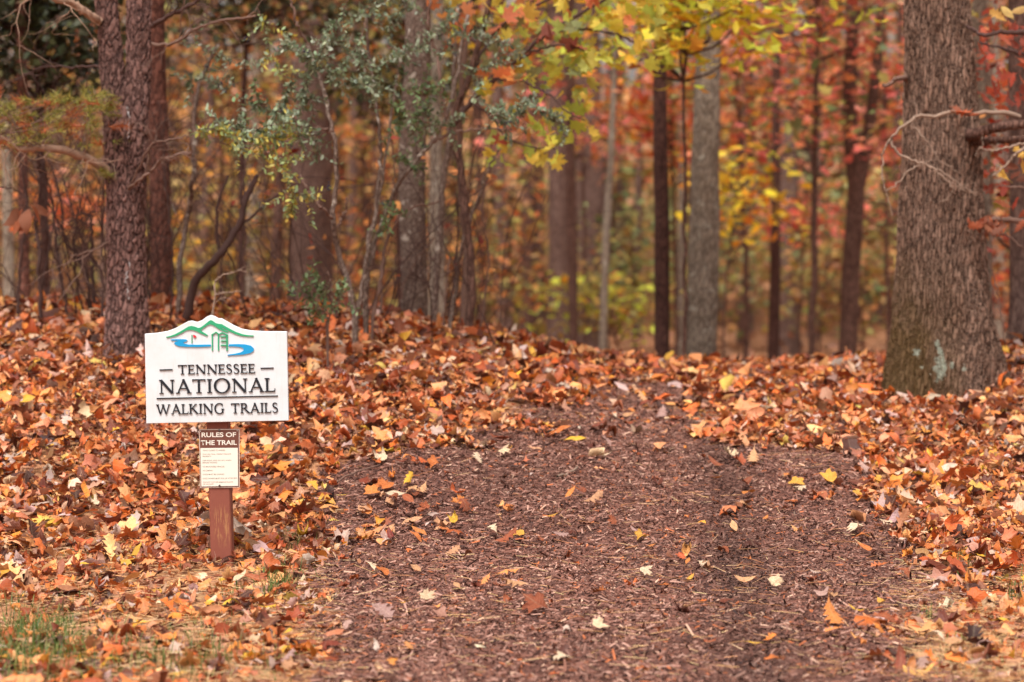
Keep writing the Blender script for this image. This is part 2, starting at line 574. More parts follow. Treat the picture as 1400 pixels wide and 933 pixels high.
def curl(V, rng, amt=1.0):
    V = V.copy()
    kx = rng.choice((-1, 1)) * (0.8 + abs(rng.normal(0, 2.4))) * amt
    ky = rng.normal(0.5, 1.3) * amt
    x, y, z = V[:, 0].copy(), V[:, 1] - 0.45, V[:, 2].copy()
    z = z + amt * rng.uniform(0.02, 0.08) * np.sin(y * rng.uniform(5, 11) + rng.uniform(0, 6)) * (np.abs(x) * 3 + 0.2)
    ax = kx * x
    X = np.where(abs(kx) > 1e-3, np.sin(ax) / (kx + 1e-9), x)
    Z = z + (1 - np.cos(ax)) / (kx + 1e-9)
    ay = ky * y
    Yn = np.where(abs(ky) > 1e-3, np.sin(ay) / (ky + 1e-9), y)
    Z = Z + (1 - np.cos(ay)) / (ky + 1e-9)
    tw = rng.normal(0, 0.5) * amt * y
    X2 = X * np.cos(tw) - Z * np.sin(tw)
    Z2 = X * np.sin(tw) + Z * np.cos(tw)
    out = np.stack([X2, Yn, Z2], 1)
    out[:, 2] -= out[:, 2].mean()
    return out

def rot_mats(yaw, tilt, tdir, roll=None):
    """roll-free: yaw about z, then tilt about a horizontal axis at angle tdir"""
    n = len(yaw)
    c, s = np.cos(yaw), np.sin(yaw)
    Rz = np.zeros((n, 3, 3))
    Rz[:, 0, 0] = c; Rz[:, 0, 1] = -s; Rz[:, 1, 0] = s; Rz[:, 1, 1] = c; Rz[:, 2, 2] = 1
    kx, ky = np.cos(tdir), np.sin(tdir)
    K = np.zeros((n, 3, 3))
    K[:, 0, 2] = ky; K[:, 1, 2] = -kx; K[:, 2, 0] = -ky; K[:, 2, 1] = kx
    st, ct = np.sin(tilt)[:, None, None], np.cos(tilt)[:, None, None]
    Rt = np.eye(3)[None] + st * K + (1 - ct) * (K @ K)
    return Rt @ Rz

def scatter(templates, P, size, Rm, col, rng):
    """one merged mesh: every point of P takes a random template; returns V, F, C"""
    idx = rng.integers(0, len(templates), len(P))
    Vs, Fs, Cs, Ls, off = [], [], [], [], 0
    for t, tp in enumerate(templates):
        TV, TF = tp[0], tp[1]
        s = np.where(idx == t)[0]
        if len(s) == 0:
            continue
        W = np.einsum('nij,vj->nvi', Rm[s], TV) * size[s][:, None, None] + P[s][:, None]
        nv = len(TV)
        Fc = TF[None] + (np.arange(len(s)) * nv)[:, None, None] + off
        Vs.append(W.reshape(-1, 3))
        Fs.append(Fc.reshape(-1, 3))
        Cs.append(np.repeat(col[s], nv, axis=0))
        Ls.append(np.tile(tp[2] if len(tp) > 2 else TV, (len(s), 1)))
        off += nv * len(s)
    global LUV
    LUV = np.vstack(Ls)
    return np.vstack(Vs), np.vstack(Fs), np.vstack(Cs)

def pick(pal, n, rng, var=0.16):
    pal = np.array([lin(*p[:3]) for p in pal])
    c = pal[rng.integers(0, len(pal), n)]
    return np.clip(c * (1 + rng.normal(0, var, (n, 1))) * (1 + rng.normal(0, 0.05, (n, 3))), 0.01, 0.95)

def in_poly(x, y, poly):
    ins = np.zeros(np.shape(x), bool)
    n = len(poly)
    for i in range(n):
        x1, y1 = poly[i]
        x2, y2 = poly[(i + 1) % n]
        c = ((y1 > y) != (y2 > y)) & (x < (x2 - x1) * (y - y1) / (y2 - y1 + 1e-12) + x1)
        ins ^= c
    return ins

# ------------------------------------------------------------------ ground and path
def build_ground():
    xs = np.concatenate([np.linspace(-160, -9, 24), np.linspace(-8, 8, 161), np.linspace(9, 160, 24)])
    ys = np.concatenate([np.linspace(-30, 2, 9), np.linspace(3, 26, 231), np.linspace(27, 70, 44), np.linspace(75, 260, 30)])
    X, Y = np.meshgrid(xs, ys)
    Z = zg(X, Y)
    V = np.stack([X, Y, Z], -1).reshape(-1, 3)
    ny, nx = X.shape
    i, j = np.meshgrid(np.arange(ny - 1), np.arange(nx - 1), indexing='ij')
    Fq = np.stack([i * nx + j, i * nx + j + 1, (i + 1) * nx + j + 1, (i + 1) * nx + j], -1).reshape(-1, 4)
    o = link('ground', mesh_from('ground', V, Fq, M['ground'], True))
    tag(o, 'brown soil bank under dry leaf litter and thin grass', 'ground', kind='structure')
build_ground()

EDGE = [(430, 933), (425, 860), (440, 780), (442, 700), (448, 655), (480, 634), (560, 620), (640, 606), (690, 590), (735, 570), (775, 556), (820, 538), (862, 526), (925, 528), (955, 550),
        (964, 582), (985, 604), (1060, 616), (1150, 626), (1195, 648), (1205, 690), (1240, 740), (1282, 790), (1300, 830), (1240, 870), (1265, 933)]
MULCH = [tuple(on_ground(u, v)[:2]) for u, v in EDGE]
MULCH = [(MULCH[0][0] - 0.02, 3.0)] + MULCH + [(MULCH[-1][0] + 0.05, 3.0)]

def in_mulch(x, y, j=0.0):
    if j:
        x = x + (vnoise(x, y, 3, 5) - 0.5) * j + (vnoise(x, y, 8, 17) - 0.5) * j * 0.6
        y = y + (vnoise(x, y, 5, 4) - 0.5) * j * 1.5
    return in_poly(x, y, MULCH)

def build_path():
    xs = np.arange(-1.6, 2.6, 0.05)
    ys = np.arange(3.0, 15.6, 0.05)
    X, Y = np.meshgrid(xs, ys)
    Z = zg(X, Y) + 0.012 + 0.012 * vnoise(X, Y, 4, 9)
    ny, nx = X.shape
    i, j = np.meshgrid(np.arange(ny - 1), np.arange(nx - 1), indexing='ij')
    keep = in_mulch(X[:-1, :-1] + .025, Y[:-1, :-1] + .025, 0.12)
    i, j = i[keep], j[keep]
    Fq = np.stack([i * nx + j, i * nx + j + 1, (i + 1) * nx + j + 1, (i + 1) * nx + j], -1)
    used = np.unique(Fq)
    remap = np.zeros(nx * ny, int)
    remap[used] = np.arange(len(used))
    V = np.stack([X, Y, Z], -1).reshape(-1, 3)[used]
    o = link('path', mesh_from('path', V, remap[Fq], M['mulch'], True))
    tag(o, 'dark shredded bark mulch path climbing to the crest', 'path', kind='structure')
build_path()

def build_chips():
    rng = np.random.default_rng(21)
    n = 270000
    y = rng.uniform(7.2, 15.4, n)
    x = rng.uniform(-1.5, 2.6, n)
    u, v = to_px(x, y, zg(x, y))
    k = in_mulch(x, y, 0.22) & (u > -60) & (u < 1460) & (v < 960)
    stray = (~k) & in_mulch(x * 0.93 + .05, y * .97, 0.5) & (rng.random(n) < 0.12)
    k |= stray
    x, y = x[k], y[k]
    n = len(x)
    far = np.clip((y - 8) / 7, 0, 1)
    L = np.exp(rng.normal(math.log(0.0162), 0.52, n)).clip(0.007, 0.07)
    W = (L * rng.uniform(0.15, 0.42, n)).clip(0.0026, 0.009)
    yaw = rng.uniform(0, 2 * math.pi, n)
    tilt = np.abs(rng.normal(0, 0.42, n))
    Rm = rot_mats(yaw, tilt, rng.uniform(0, 2 * math.pi, n))
    z = zg(x, y) + 0.016 + rng.random(n) ** 2 * 0.022 + L * np.sin(tilt) * 0.3
    T = np.array([(-.5, -.4, 0), (.5, -.5, 0), (0, -.45, .5), (-.4, .5, 0), (.45, .4, 0), (.05, .45, .45)], float)
    TF = np.array([(0, 2, 5), (0, 5, 3), (2, 1, 4), (2, 4, 5)])
    S = np.stack([W, L, W], 1)
    Vl = T[None] * S[:, None]
    Wd = np.einsum('nij,nvj->nvi', Rm, Vl) + np.stack([x, y, z], 1)[:, None]
    Fc = (TF[None] + (np.arange(n) * 6)[:, None, None]).reshape(-1, 3)
    pal = [(108, 68, 56), (126, 84, 71), (84, 52, 44), (150, 108, 94), (120, 74, 60), (176, 134, 118), (66, 40, 34), (138, 92, 75), (182, 102, 62), (206, 164, 140)]
    w = np.array([.2, .2, .12, .14, .12, .08, .05, .06, .03, .02])
    P = np.array([lin(*p) for p in pal])
    C = P[rng.choice(len(pal), n, p=w / w.sum())] * (1 + rng.normal(0, .15, (n, 1)))
    # trodden, damp wheel tracks and patches stay darker than the dry chips
    damp = 0.75 * np.exp(-((x - (0.33 + 0.062 * y)) / 0.16) ** 2) + 0.28 * np.clip((vnoise(x, y, 23, 1.1) - .5) * 3, 0, 1)
    C = C * (1 - 0.55 * np.clip(damp, 0, 1))[:, None]
    o = link('mulch_chips', mesh_from('mulch_chips', Wd.reshape(-1, 3), Fc, M['chips'], False, np.repeat(C.clip(.01, .9), 6, axis=0)))
    tag(o, 'shredded brown bark chips covering the path', 'mulch', kind='stuff')
build_chips()

# ------------------------------------------------------------------ fallen leaves
PAL_LITTER = [(218, 142, 86), (206, 120, 66), (192, 100, 52), (160, 78, 42), (122, 56, 36), (232, 168, 112), (212, 146, 108), (194, 118, 82), (206, 104, 44), (96, 46, 32), (180, 130, 106), (222, 134, 58), (140, 80, 56), (228, 158, 98), (78, 40, 30), (166, 78, 38)]

def leaf_variants(rng, names, per, amt):
    out = []
    for nme in names:
        for _ in range(per):
            TV, TF = SHAPES[nme] if nme in SHAPES and nme != 'oval_low' else LOW[nme]
            out.append((curl(TV, rng, amt), TF, TV))
    return out

def litter_density(x, y):
    u, v = to_px(x, y, zg(x, y))
    d = np.ones(len(x))
    edge = in_mulch(x, y, 0.5)
    d[edge] = 0.010
    clump = vnoise(x, y, 17, 2.6) * 0.6 + vnoise(x, y, 19, 7) * 0.4
    thin = np.clip((v - 745) / 75, 0, 1) * (u < 470)
    d = np.where((~edge), d * (1 - thin * np.clip(1.2 - 1.5 * clump, 0.15, 0.85)), d)
    thin2 = np.clip((v - 830) / 60, 0, 1) * (u > 1150)
    d = np.where((~edge), d * (1 - thin2 * np.clip(1.0 - 1.2 * clump, 0.1, 0.55)), d)
    bank = np.clip(0.62 + 0.8 * clump, 0.5, 1.0)
    d = np.where(~edge, d * bank, d)
    # the strip of bare mulch fading into the litter near the top of the path
    d = np.where(edge & (v < 650) & (v > 0), np.clip((652 - v) / 90, 0, 1) * 0.11 * (0.1 + clump), d)
    d = np.where(edge & (u < 640) & (v > 640) & (v < 780), 0.012 + 0.10 * np.clip((clump - .45) * 3, 0, 1) * np.clip((640 - u) / 150, 0, 1), d)
    d = d * np.where(y > 17.2, 0.4, 1.0)
    post = np.exp(-((x + 1.22) / 0.15) ** 2 - ((y - 10.05) / 0.34) ** 2)
    d = d * (1 - 0.85 * post)
    return d, u, v

def build_litter():
    rng = np.random.default_rng(5)
    n = 172000
    y = 7.2 + 14.3 * rng.random(n) ** 0.85
    half = 0.225 * y + 2.0
    x = rng.uniform(-1, 1, n) * 6.6
    k = np.abs(x) < half
    x, y = x[k], y[k]
    d, u, v = litter_density(x, y)
    k = rng.random(len(x)) < d
    x, y, u, v = x[k], y[k], u[k], v[k]
    n = len(x)
    size = np.exp(rng.normal(math.log(0.071), 0.36, n)).clip(0.028, 0.15)
    tilt = np.abs(rng.normal(0, 0.56, n)).clip(0, 1.45)
    on_m = in_mulch(x, y, 0.35)
    tilt[on_m] *= 0.45
    tilt[(v > 790)] *= 0.8
    layer = rng.random(n) * 0.045 * np.where(on_m, 0.2, 1) * np.where(v > 800, 0.4, 1)
    z = zg(x, y) + 0.012 + 0.03 * on_m + layer + size * np.sin(tilt) * 0.30
    P = np.stack([x, y, z], 1)
    Rm = rot_mats(rng.uniform(0, 2 * math.pi, n), tilt, rng.uniform(0, 2 * math.pi, n))
    C = pick(PAL_LITTER, n, rng, 0.2)
    yel = rng.random(n) < 0.03
    C[yel] = pick([(226, 168, 60), (222, 150, 50), (214, 178, 92)], yel.sum(), rng)
    pale = rng.random(n) < 0.10
    C[pale] = pick([(226, 186, 150), (208, 176, 162), (188, 160, 148)], pale.sum(), rng)
    out_ = np.abs(x) > 0.22 * y + 0.35
    lod = np.where(out_ | (y > 14.2), 2, np.where(y > 11.0, 1, 0))
    sets = [leaf_variants(rng, ['lobed oak', 'lobed oak', 'lobed oak', 'oval', 'star-shaped maple', 'star-shaped maple', 'broad tulip', 'narrow'], 8, 1.3),
            leaf_variants(rng, ['oak_mid', 'oak_mid', 'maple', 'maple', 'oval'], 9, 1.2),
            leaf_variants(rng, ['oval_far', 'lobe_far', 'lobe_far'], 9, 1.2)]
    Vs, Fs, Cs, Ls, off = [], [], [], [], 0
    for i, T in enumerate(sets):
        m_ = lod == i
        Va, Fa, Ca = scatter(T, P[m_], size[m_], Rm[m_], C[m_], rng)
        Vs.append(Va); Fs.append(Fa + off); Cs.append(Ca); Ls.append(LUV)
        off += len(Va)
    V, Fc, Cc = np.vstack(Vs), np.vstack(Fs), np.vstack(Cs)
    o = link('leaf_litter', mesh_from('leaf_litter', V, Fc, M['litter'], True, Cc, np.vstack(Ls)))
    tag(o, 'deep carpet of dry orange and brown fallen leaves over the banks', 'leaf litter', kind='stuff')
    print('litter leaves', n, 'tris', len(Fc))
build_litter()

def build_forest_litter():
    rng = np.random.default_rng(55)
    n = 9000
    y = 20 + 45 * rng.random(n)
    x = rng.uniform(-1, 1, n) * (0.24 * y + 2)
    size = rng.uniform(0.12, 0.26, n)
    P = np.stack([x, y, zg(x, y) + 0.02 + rng.random(n) * 0.06], 1)
    Rm = rot_mats(rng.uniform(0, 6.28, n), np.abs(rng.normal(0, .5, n)), rng.uniform(0, 6.28, n))
    lo = leaf_variants(rng, ['oval_far', 'lobe_far'], 5, 1.0)
    V, Fc, C = scatter(lo, P, size, Rm, pick([(150, 92, 64), (124, 76, 56), (108, 70, 56), (170, 104, 66)], n, rng), rng)
    tag(link('forest_floor_litter', mesh_from('forest_floor_litter', V, Fc, M['litter'], True, C)), 'brown fallen leaves on the low forest floor beyond the crest', 'leaf litter', kind='stuff')
build_forest_litter()

COLOURS = {'orange': [(216, 132, 66), (206, 116, 58)], 'tan': [(214, 160, 116), (204, 150, 112)], 'rust brown': [(166, 88, 54), (150, 78, 50)],
           'yellow': [(232, 180, 58), (228, 168, 70)], 'cream': [(232, 204, 172), (226, 196, 160)], 'pinkish grey': [(192, 154, 142), (178, 140, 132)],
           'dark red': [(126, 52, 46), (110, 44, 42)]}

def build_single_leaves():
    rng = np.random.default_rng(8)
    variants = {}
    for nme in SHAPES:
        for amt, word in ((0.45, 'flat'), (1.25, 'curled')):
            for k in range(3):
                TV, TF = SHAPES[nme]
                me = mesh_from('fallen_leaf', curl(TV, rng, amt), TF, M['leaf_one'], True, None, TV)
                variants.setdefault((nme, word), []).append(me)
    def put(u, v, nme, word, cname, size, place, group, lift=0.0, yaw=None, tilt=None, tdir=None):
        p = on_ground(u, v)
        t = abs(rng.normal(0, 0.28)) if tilt is None else tilt
        ya = rng.uniform(0, 6.283) if yaw is None else yaw
        Rm = rot_mats(np.array([ya]), np.array([t]), np.array([rng.uniform(0, 6.283) if tdir is None else tdir]))[0]
        me = variants[(nme, word)][rng.integers(0, 3)]
        o = link('fallen_leaf', me)
        from mathutils import Matrix
        M4 = Matrix(Rm.tolist()).to_4x4()
        M4.translation = (p[0], p[1], p[2] + lift + size * math.sin(t) * 0.35)
        o.matrix_world = M4 @ Matrix.Scale(size, 4)
        base = COLOURS[cname][rng.integers(0, 2)]
        c = np.array(lin(*base)) * (1 + rng.normal(0, 0.08))
        o.color = (*np.clip(c, 0.01, 0.9), 1)
        sh = {'oval': 'oval', 'narrow': 'narrow pointed'}.get(nme, nme)
        tag(o, f'{word} {cname} {sh} leaf {place}', 'leaf', group)
    pm, gm = 'lying on the dark mulch path', 'fallen leaves on the mulch path'
    notable = [(520, 640, 'star-shaped maple', 'curled', 'cream', .12), (655, 648, 'lobed oak', 'flat', 'cream', .11), (688, 633, 'star-shaped maple', 'flat', 'cream', .085),
               (765, 607, 'oval', 'curled', 'orange', .15), (785, 617, 'oval', 'curled', 'yellow', .12), (752, 612, 'oval', 'curled', 'rust brown', .11), (800, 548, 'oval', 'curled', 'orange', .12),
               (830, 622, 'lobed oak', 'flat', 'pinkish grey', .11), (826, 634, 'narrow', 'flat', 'cream', .12), (632, 708, 'lobed oak', 'curled', 'rust brown', .12),
               (606, 735, 'star-shaped maple', 'curled', 'tan', .11), (520, 680, 'oval', 'curled', 'orange', .10), (500, 715, 'oval', 'curled', 'orange', .11), (540, 700, 'lobed oak', 'curled', 'rust brown', .12),
               (533, 750, 'narrow', 'curled', 'dark red', .12), (525, 752, 'oval', 'curled', 'pinkish grey', .08), (562, 730, 'oval', 'curled', 'tan', .12), (572, 745, 'narrow', 'curled', 'orange', .11),
               (508, 794, 'lobed oak', 'flat', 'cream', .10), (520, 858, 'lobed oak', 'flat', 'pinkish grey', .13), (583, 836, 'star-shaped maple', 'flat', 'cream', .08), (568, 795, 'oval', 'curled', 'tan', .08),
               (625, 820, 'oval', 'flat', 'tan', .06), (708, 746, 'broad tulip', 'curled', 'yellow', .07), (674, 742, 'lobed oak', 'curled', 'cream', .10), (690, 756, 'lobed oak', 'curled', 'rust brown', .13),
               (765, 748, 'lobed oak', 'flat', 'pinkish grey', .08), (704, 818, 'lobed oak', 'curled', 'tan', .12), (694, 838, 'oval', 'curled', 'rust brown', .08), (732, 850, 'star-shaped maple', 'curled', 'rust brown', .13),
               (820, 877, 'star-shaped maple', 'flat', 'cream', .085), (882, 800, 'star-shaped maple', 'flat', 'cream', .07), (877, 748, 'broad tulip', 'curled', 'yellow', .07), (866, 848, 'oval', 'curled', 'rust brown', .06),
               (808, 702, 'lobed oak', 'curled', 'tan', .13), (780, 691, 'narrow', 'flat', 'orange', .10), (866, 740, 'oval', 'flat', 'pinkish grey', .05), (1018, 711, 'lobed oak', 'flat', 'tan', .13),
               (1003, 738, 'oval', 'curled', 'tan', .09), (1046, 724, 'oval', 'flat', 'orange', .05), (1089, 675, 'broad tulip', 'flat', 'yellow', .10), (1133, 671, 'broad tulip', 'flat', 'yellow', .11),
               (1170, 741, 'lobed oak', 'curled', 'cream', .16), (1183, 768, 'narrow', 'flat', 'orange', .10), (1124, 830, 'broad tulip', 'flat', 'pinkish grey', .09), (1059, 817, 'star-shaped maple', 'curled', 'cream', .09),
               (1019, 812, 'narrow', 'flat', 'tan', .11), (1138, 866, 'lobed oak', 'curled', 'orange', .15), (1236, 804, 'lobed oak', 'curled', 'rust brown', .10), (1204, 840, 'oval', 'flat', 'yellow', .07),
               (1208, 872, 'narrow', 'curled', 'rust brown', .10), (1266, 790, 'oval', 'curled', 'pinkish grey', .10), (1204, 712, 'oval', 'flat', 'orange', .07), (1200, 700, 'oval', 'curled', 'cream', .09),
               (1172, 692, 'broad tulip', 'flat', 'yellow', .06), (1000, 634, 'star-shaped maple', 'curled', 'cream', .11), (1030, 642, 'lobed oak', 'curled', 'tan', .13), (980, 650, 'narrow', 'flat', 'rust brown', .12),
               (1180, 656, 'lobed oak', 'curled', 'pinkish grey', .10), (1022, 676, 'narrow', 'curled', 'rust brown', .14), (940, 786, 'oval', 'flat', 'orange', .05), (960, 790, 'lobed oak', 'flat', 'cream', .07),
               (944, 808, 'oval', 'flat', 'yellow', .05), (880, 560, 'lobed oak', 'curled', 'tan', .12), (905, 580, 'lobed oak', 'flat', 'pinkish grey', .14), (860, 580, 'oval', 'curled', 'tan', .10)]
    for u, v, nme, w, c, s in notable:
        put(u, v, nme, w, c, s * 0.98, pm, gm, 0.05, None, rng.uniform(.25, .75), rng.normal(0.0, .7))
    names = list(SHAPES)
    cn = ['orange', 'tan', 'rust brown', 'yellow', 'cream', 'pinkish grey', 'dark red']
    for _ in range(38):
        u, v = rng.uniform(460, 1220), rng.uniform(625, 925)
        p = on_ground(u, v)
        if in_mulch(np.array([p[0]]), np.array([p[1]]))[0]:
            put(u, v, names[rng.integers(0, 5)], 'flat' if rng.random() < .5 else 'curled', cn[rng.choice(7, p=[.25, .25, .2, .1, .1, .08, .02])], rng.uniform(.05, .09), pm, gm, 0.050)
    for _ in range(26):
        u, v = rng.normal(548, 48), rng.normal(712, 34)
        if u > 462 and v > 640:
            put(u, v, names[rng.integers(0, 5)], 'curled', cn[rng.choice(7, p=[.36, .26, .2, .06, .04, .06, .02])], rng.uniform(.07, .11), pm, gm, 0.05, None, rng.uniform(.2, .8), rng.normal(0, .8))
    zones = [((0, 800, 430, 933), 84, 'in the thin grass below the trail sign', 'fallen leaves in the thin grass'),
             ((0, 700, 430, 800), 44, 'in the deep litter around the sign post', 'fallen leaves around the sign post'),
             ((1250, 700, 1400, 933), 58, 'in the litter where the mulch ends below the oak', 'fallen leaves on the oak side of the path')]
    for (u0, v0, u1, v1), n, place, g in zones:
        made = 0
        while made < n:
            u, v = rng.uniform(u0, u1), rng.uniform(v0, v1)
            p = on_ground(u, v)
            if in_mulch(np.array([p[0]]), np.array([p[1]]), 0.1)[0]:
                continue
            cl = vnoise(p[0], p[1], 17, 2.6) * .6 + vnoise(p[0], p[1], 19, 7) * .4
            if v > 800 and u < 430 and cl < 0.42 and rng.random() < .65:
                continue
            made += 1
            put(u, v, names[rng.choice(5, p=[.42, .18, .14, .2, .06])], 'flat' if rng.random() < .35 else 'curled', cn[rng.choice(7, p=[.3, .28, .20, .06, .07, .085, .005])], rng.uniform(.055, .105), place, g, 0.06 if v < 800 else 0.04)
build_single_leaves()

# ------------------------------------------------------------------ grass, straw, sticks
def blades(n, cu, cv, su, sv, L, W, pal, rng, lean=0.35):
    out = []
    for _ in range(n):
        u, v = rng.normal(cu, su), rng.normal(cv, sv)
        out.append((u, v))
    P = np.array([on_ground(u, v) for u, v in out])
    return P

def build_grass():
    rng = np.random.default_rng(31)
    spots = [(50, 885, 45, 24, 700, .075), (20, 915, 50, 18, 420, .07), (180, 912, 60, 14, 240, .07), (290, 905, 30, 14, 110, .06), (380, 812, 12, 9, 90, .09), (320, 820, 16, 8, 60, .06), (255, 760, 14, 10, 40, .06),
             (415, 755, 16, 22, 80, .07), (395, 680, 6, 12, 18, .09), (1322, 778, 14, 10, 46, .08), (1388, 822, 8, 10, 60, .07), (1270, 852, 8, 5, 26, .06), (1320, 905, 40, 14, 110, .05), (145, 770, 40, 12, 60, .045), (260, 860, 40, 18, 90, .05), (380, 905, 30, 16, 60, .05), (770, 690, 3, 3, 2, .03)]
    P, L = [], []
    for cu, cv, su, sv, n, ln in spots:
        for _ in range(int(n * 1.8)):
            P.append(on_ground(rng.normal(cu, su), min(rng.normal(cv, sv), 960)))
            L.append(ln * rng.uniform(.45, 1.35))
    P, L = np.array(P), np.array(L)
    n = len(P)
    yaw = rng.uniform(0, 6.283, n)
    lean = np.abs(rng.normal(0.6, 0.4, n))
    d = np.stack([np.cos(yaw), np.sin(yaw), np.zeros(n)], 1)
    s = np.stack([-np.sin(yaw), np.cos(yaw), np.zeros(n)], 1)
    up = np.array([0, 0, 1.0])
    w = 0.0018 + 0.001 * rng.random(n)
    V = np.zeros((n, 7, 3))
    for k, t in enumerate((0, .4, .75)):
        c = P + up * (L * t * np.cos(lean * t))[:, None] + d * (L * np.sin(lean * t) * t)[:, None]
        V[:, 2 * k] = c - s * (w * (1 - .4 * t))[:, None]
        V[:, 2 * k + 1] = c + s * (w * (1 - .4 * t))[:, None]
    V[:, 6] = P + up * (L * np.cos(lean))[:, None] + d * (L * np.sin(lean))[:, None]
    TF = np.array([(0, 1, 3), (0, 3, 2), (2, 3, 5), (2, 5, 4), (4, 5, 6)])
    Fc = (TF[None] + (np.arange(n) * 7)[:, None, None]).reshape(-1, 3)
    C = pick([(82, 104, 44), (94, 114, 50), (72, 92, 42), (138, 134, 78), (116, 122, 62)], n, rng)
    tag(link('grass', mesh_from('grass', V.reshape(-1, 3), Fc, M['grass'], False, np.repeat(C, 7, axis=0))), 'thin green grass tufts among the fallen leaves', 'grass', kind='stuff')
    # dry straw and pine needles
    n = 9000
    u, v = rng.uniform(-20, 460, n), rng.uniform(740, 945, n)
    m = rng.random(n) < 0.35
    u[m], v[m] = rng.uniform(1230, 1410, m.sum()), rng.uniform(780, 945, m.sum())
    m2 = rng.random(n) < 0.16
    u[m2], v[m2] = rng.uniform(430, 1250, m2.sum()), rng.uniform(560, 940, m2.sum())
    a, f, w_ = px_dir(u, v)
    y = -CAMZ * f / w_
    for _ in range(12):
        y = np.clip((zg(a * y / f, y) - CAMZ) * f / w_, 6, 17)
    x = a * y / f
    P = np.stack([x, y, zg(x, y) + 0.012 + rng.random(n) * 0.03 + 0.012 * m2], 1)
    yaw = rng.uniform(0, 6.283, n)
    L = rng.uniform(.03, .11, n)
    d = np.stack([np.cos(yaw), np.sin(yaw), rng.normal(0, .12, n)], 1) * L[:, None]
    s = np.stack([-np.sin(yaw), np.cos(yaw), np.zeros(n)], 1) * 0.0011
    up = np.array([0, 0, .0012])
    V = np.stack([P - s, P + up, P + s, P + d - s, P + d + up, P + d + s], 1)
    TF = np.array([(0, 1, 4), (0, 4, 3), (1, 2, 5), (1, 5, 4)])
    Fc = (TF[None] + (np.arange(n) * 6)[:, None, None]).reshape(-1, 3)
    C = pick([(196, 152, 104), (176, 120, 76), (160, 104, 66), (206, 172, 128), (150, 112, 84)], n, rng)
    tag(link('dry_straw', mesh_from('dry_straw', V.reshape(-1, 3), Fc, M['chips'], False, np.repeat(C, 6, axis=0))), 'dry straw and fallen pine needles between the leaves', 'straw', kind='stuff')
build_grass()

def build_sticks():
    rng = np.random.default_rng(77)
    st = [((455, 672), (520, 650), 4, 'thin pale stick poking from the litter onto the mulch path', 'twig'),
          ((690, 598), (745, 575), 4, 'straight straw-coloured stick at the top edge of the mulch path', 'twig'),
          ((900, 560), (915, 575), 12, 'short charred dark stick among leaves near the top of the path', 'twig_dark'),
          ((762, 662), (790, 652), 6, 'short pale green lichened stick on the mulch path', 'twig_pale'),
          ((1215, 690), (1290, 664), 4, 'long thin tan stick lying on litter at the oak side of the path', 'twig'),
          ((1086, 716), (1087, 735), 3, 'tiny upright pale splinter standing in the mulch', 'twig_pale'),
          ((1095, 650), (1170, 646), 3, 'straw thin stick lying across the top of the mulch', 'twig')]
    for (u0, v0), (u1, v1), w, lab, m in st:
        p, q = on_ground(u0, v0), on_ground(u1, v1)
        if 'upright' in lab:
            q = p + np.array([0.0, 0.0, 0.055]); p = p.copy()
        else:
            p[2] += 0.035; q[2] += 0.05
        mb = MB(p)
        P = smooth_path([p, 0.5 * (p + q) + rng.normal(0, .006, 3), q], 9, 0.002, rng)
        mb.tube(P, np.linspace(1, .6, 9) * w * 0.0013, 6)
        tag(mb.build('stick', M[m], None, True, tuple(p)), lab, 'stick')
build_sticks()

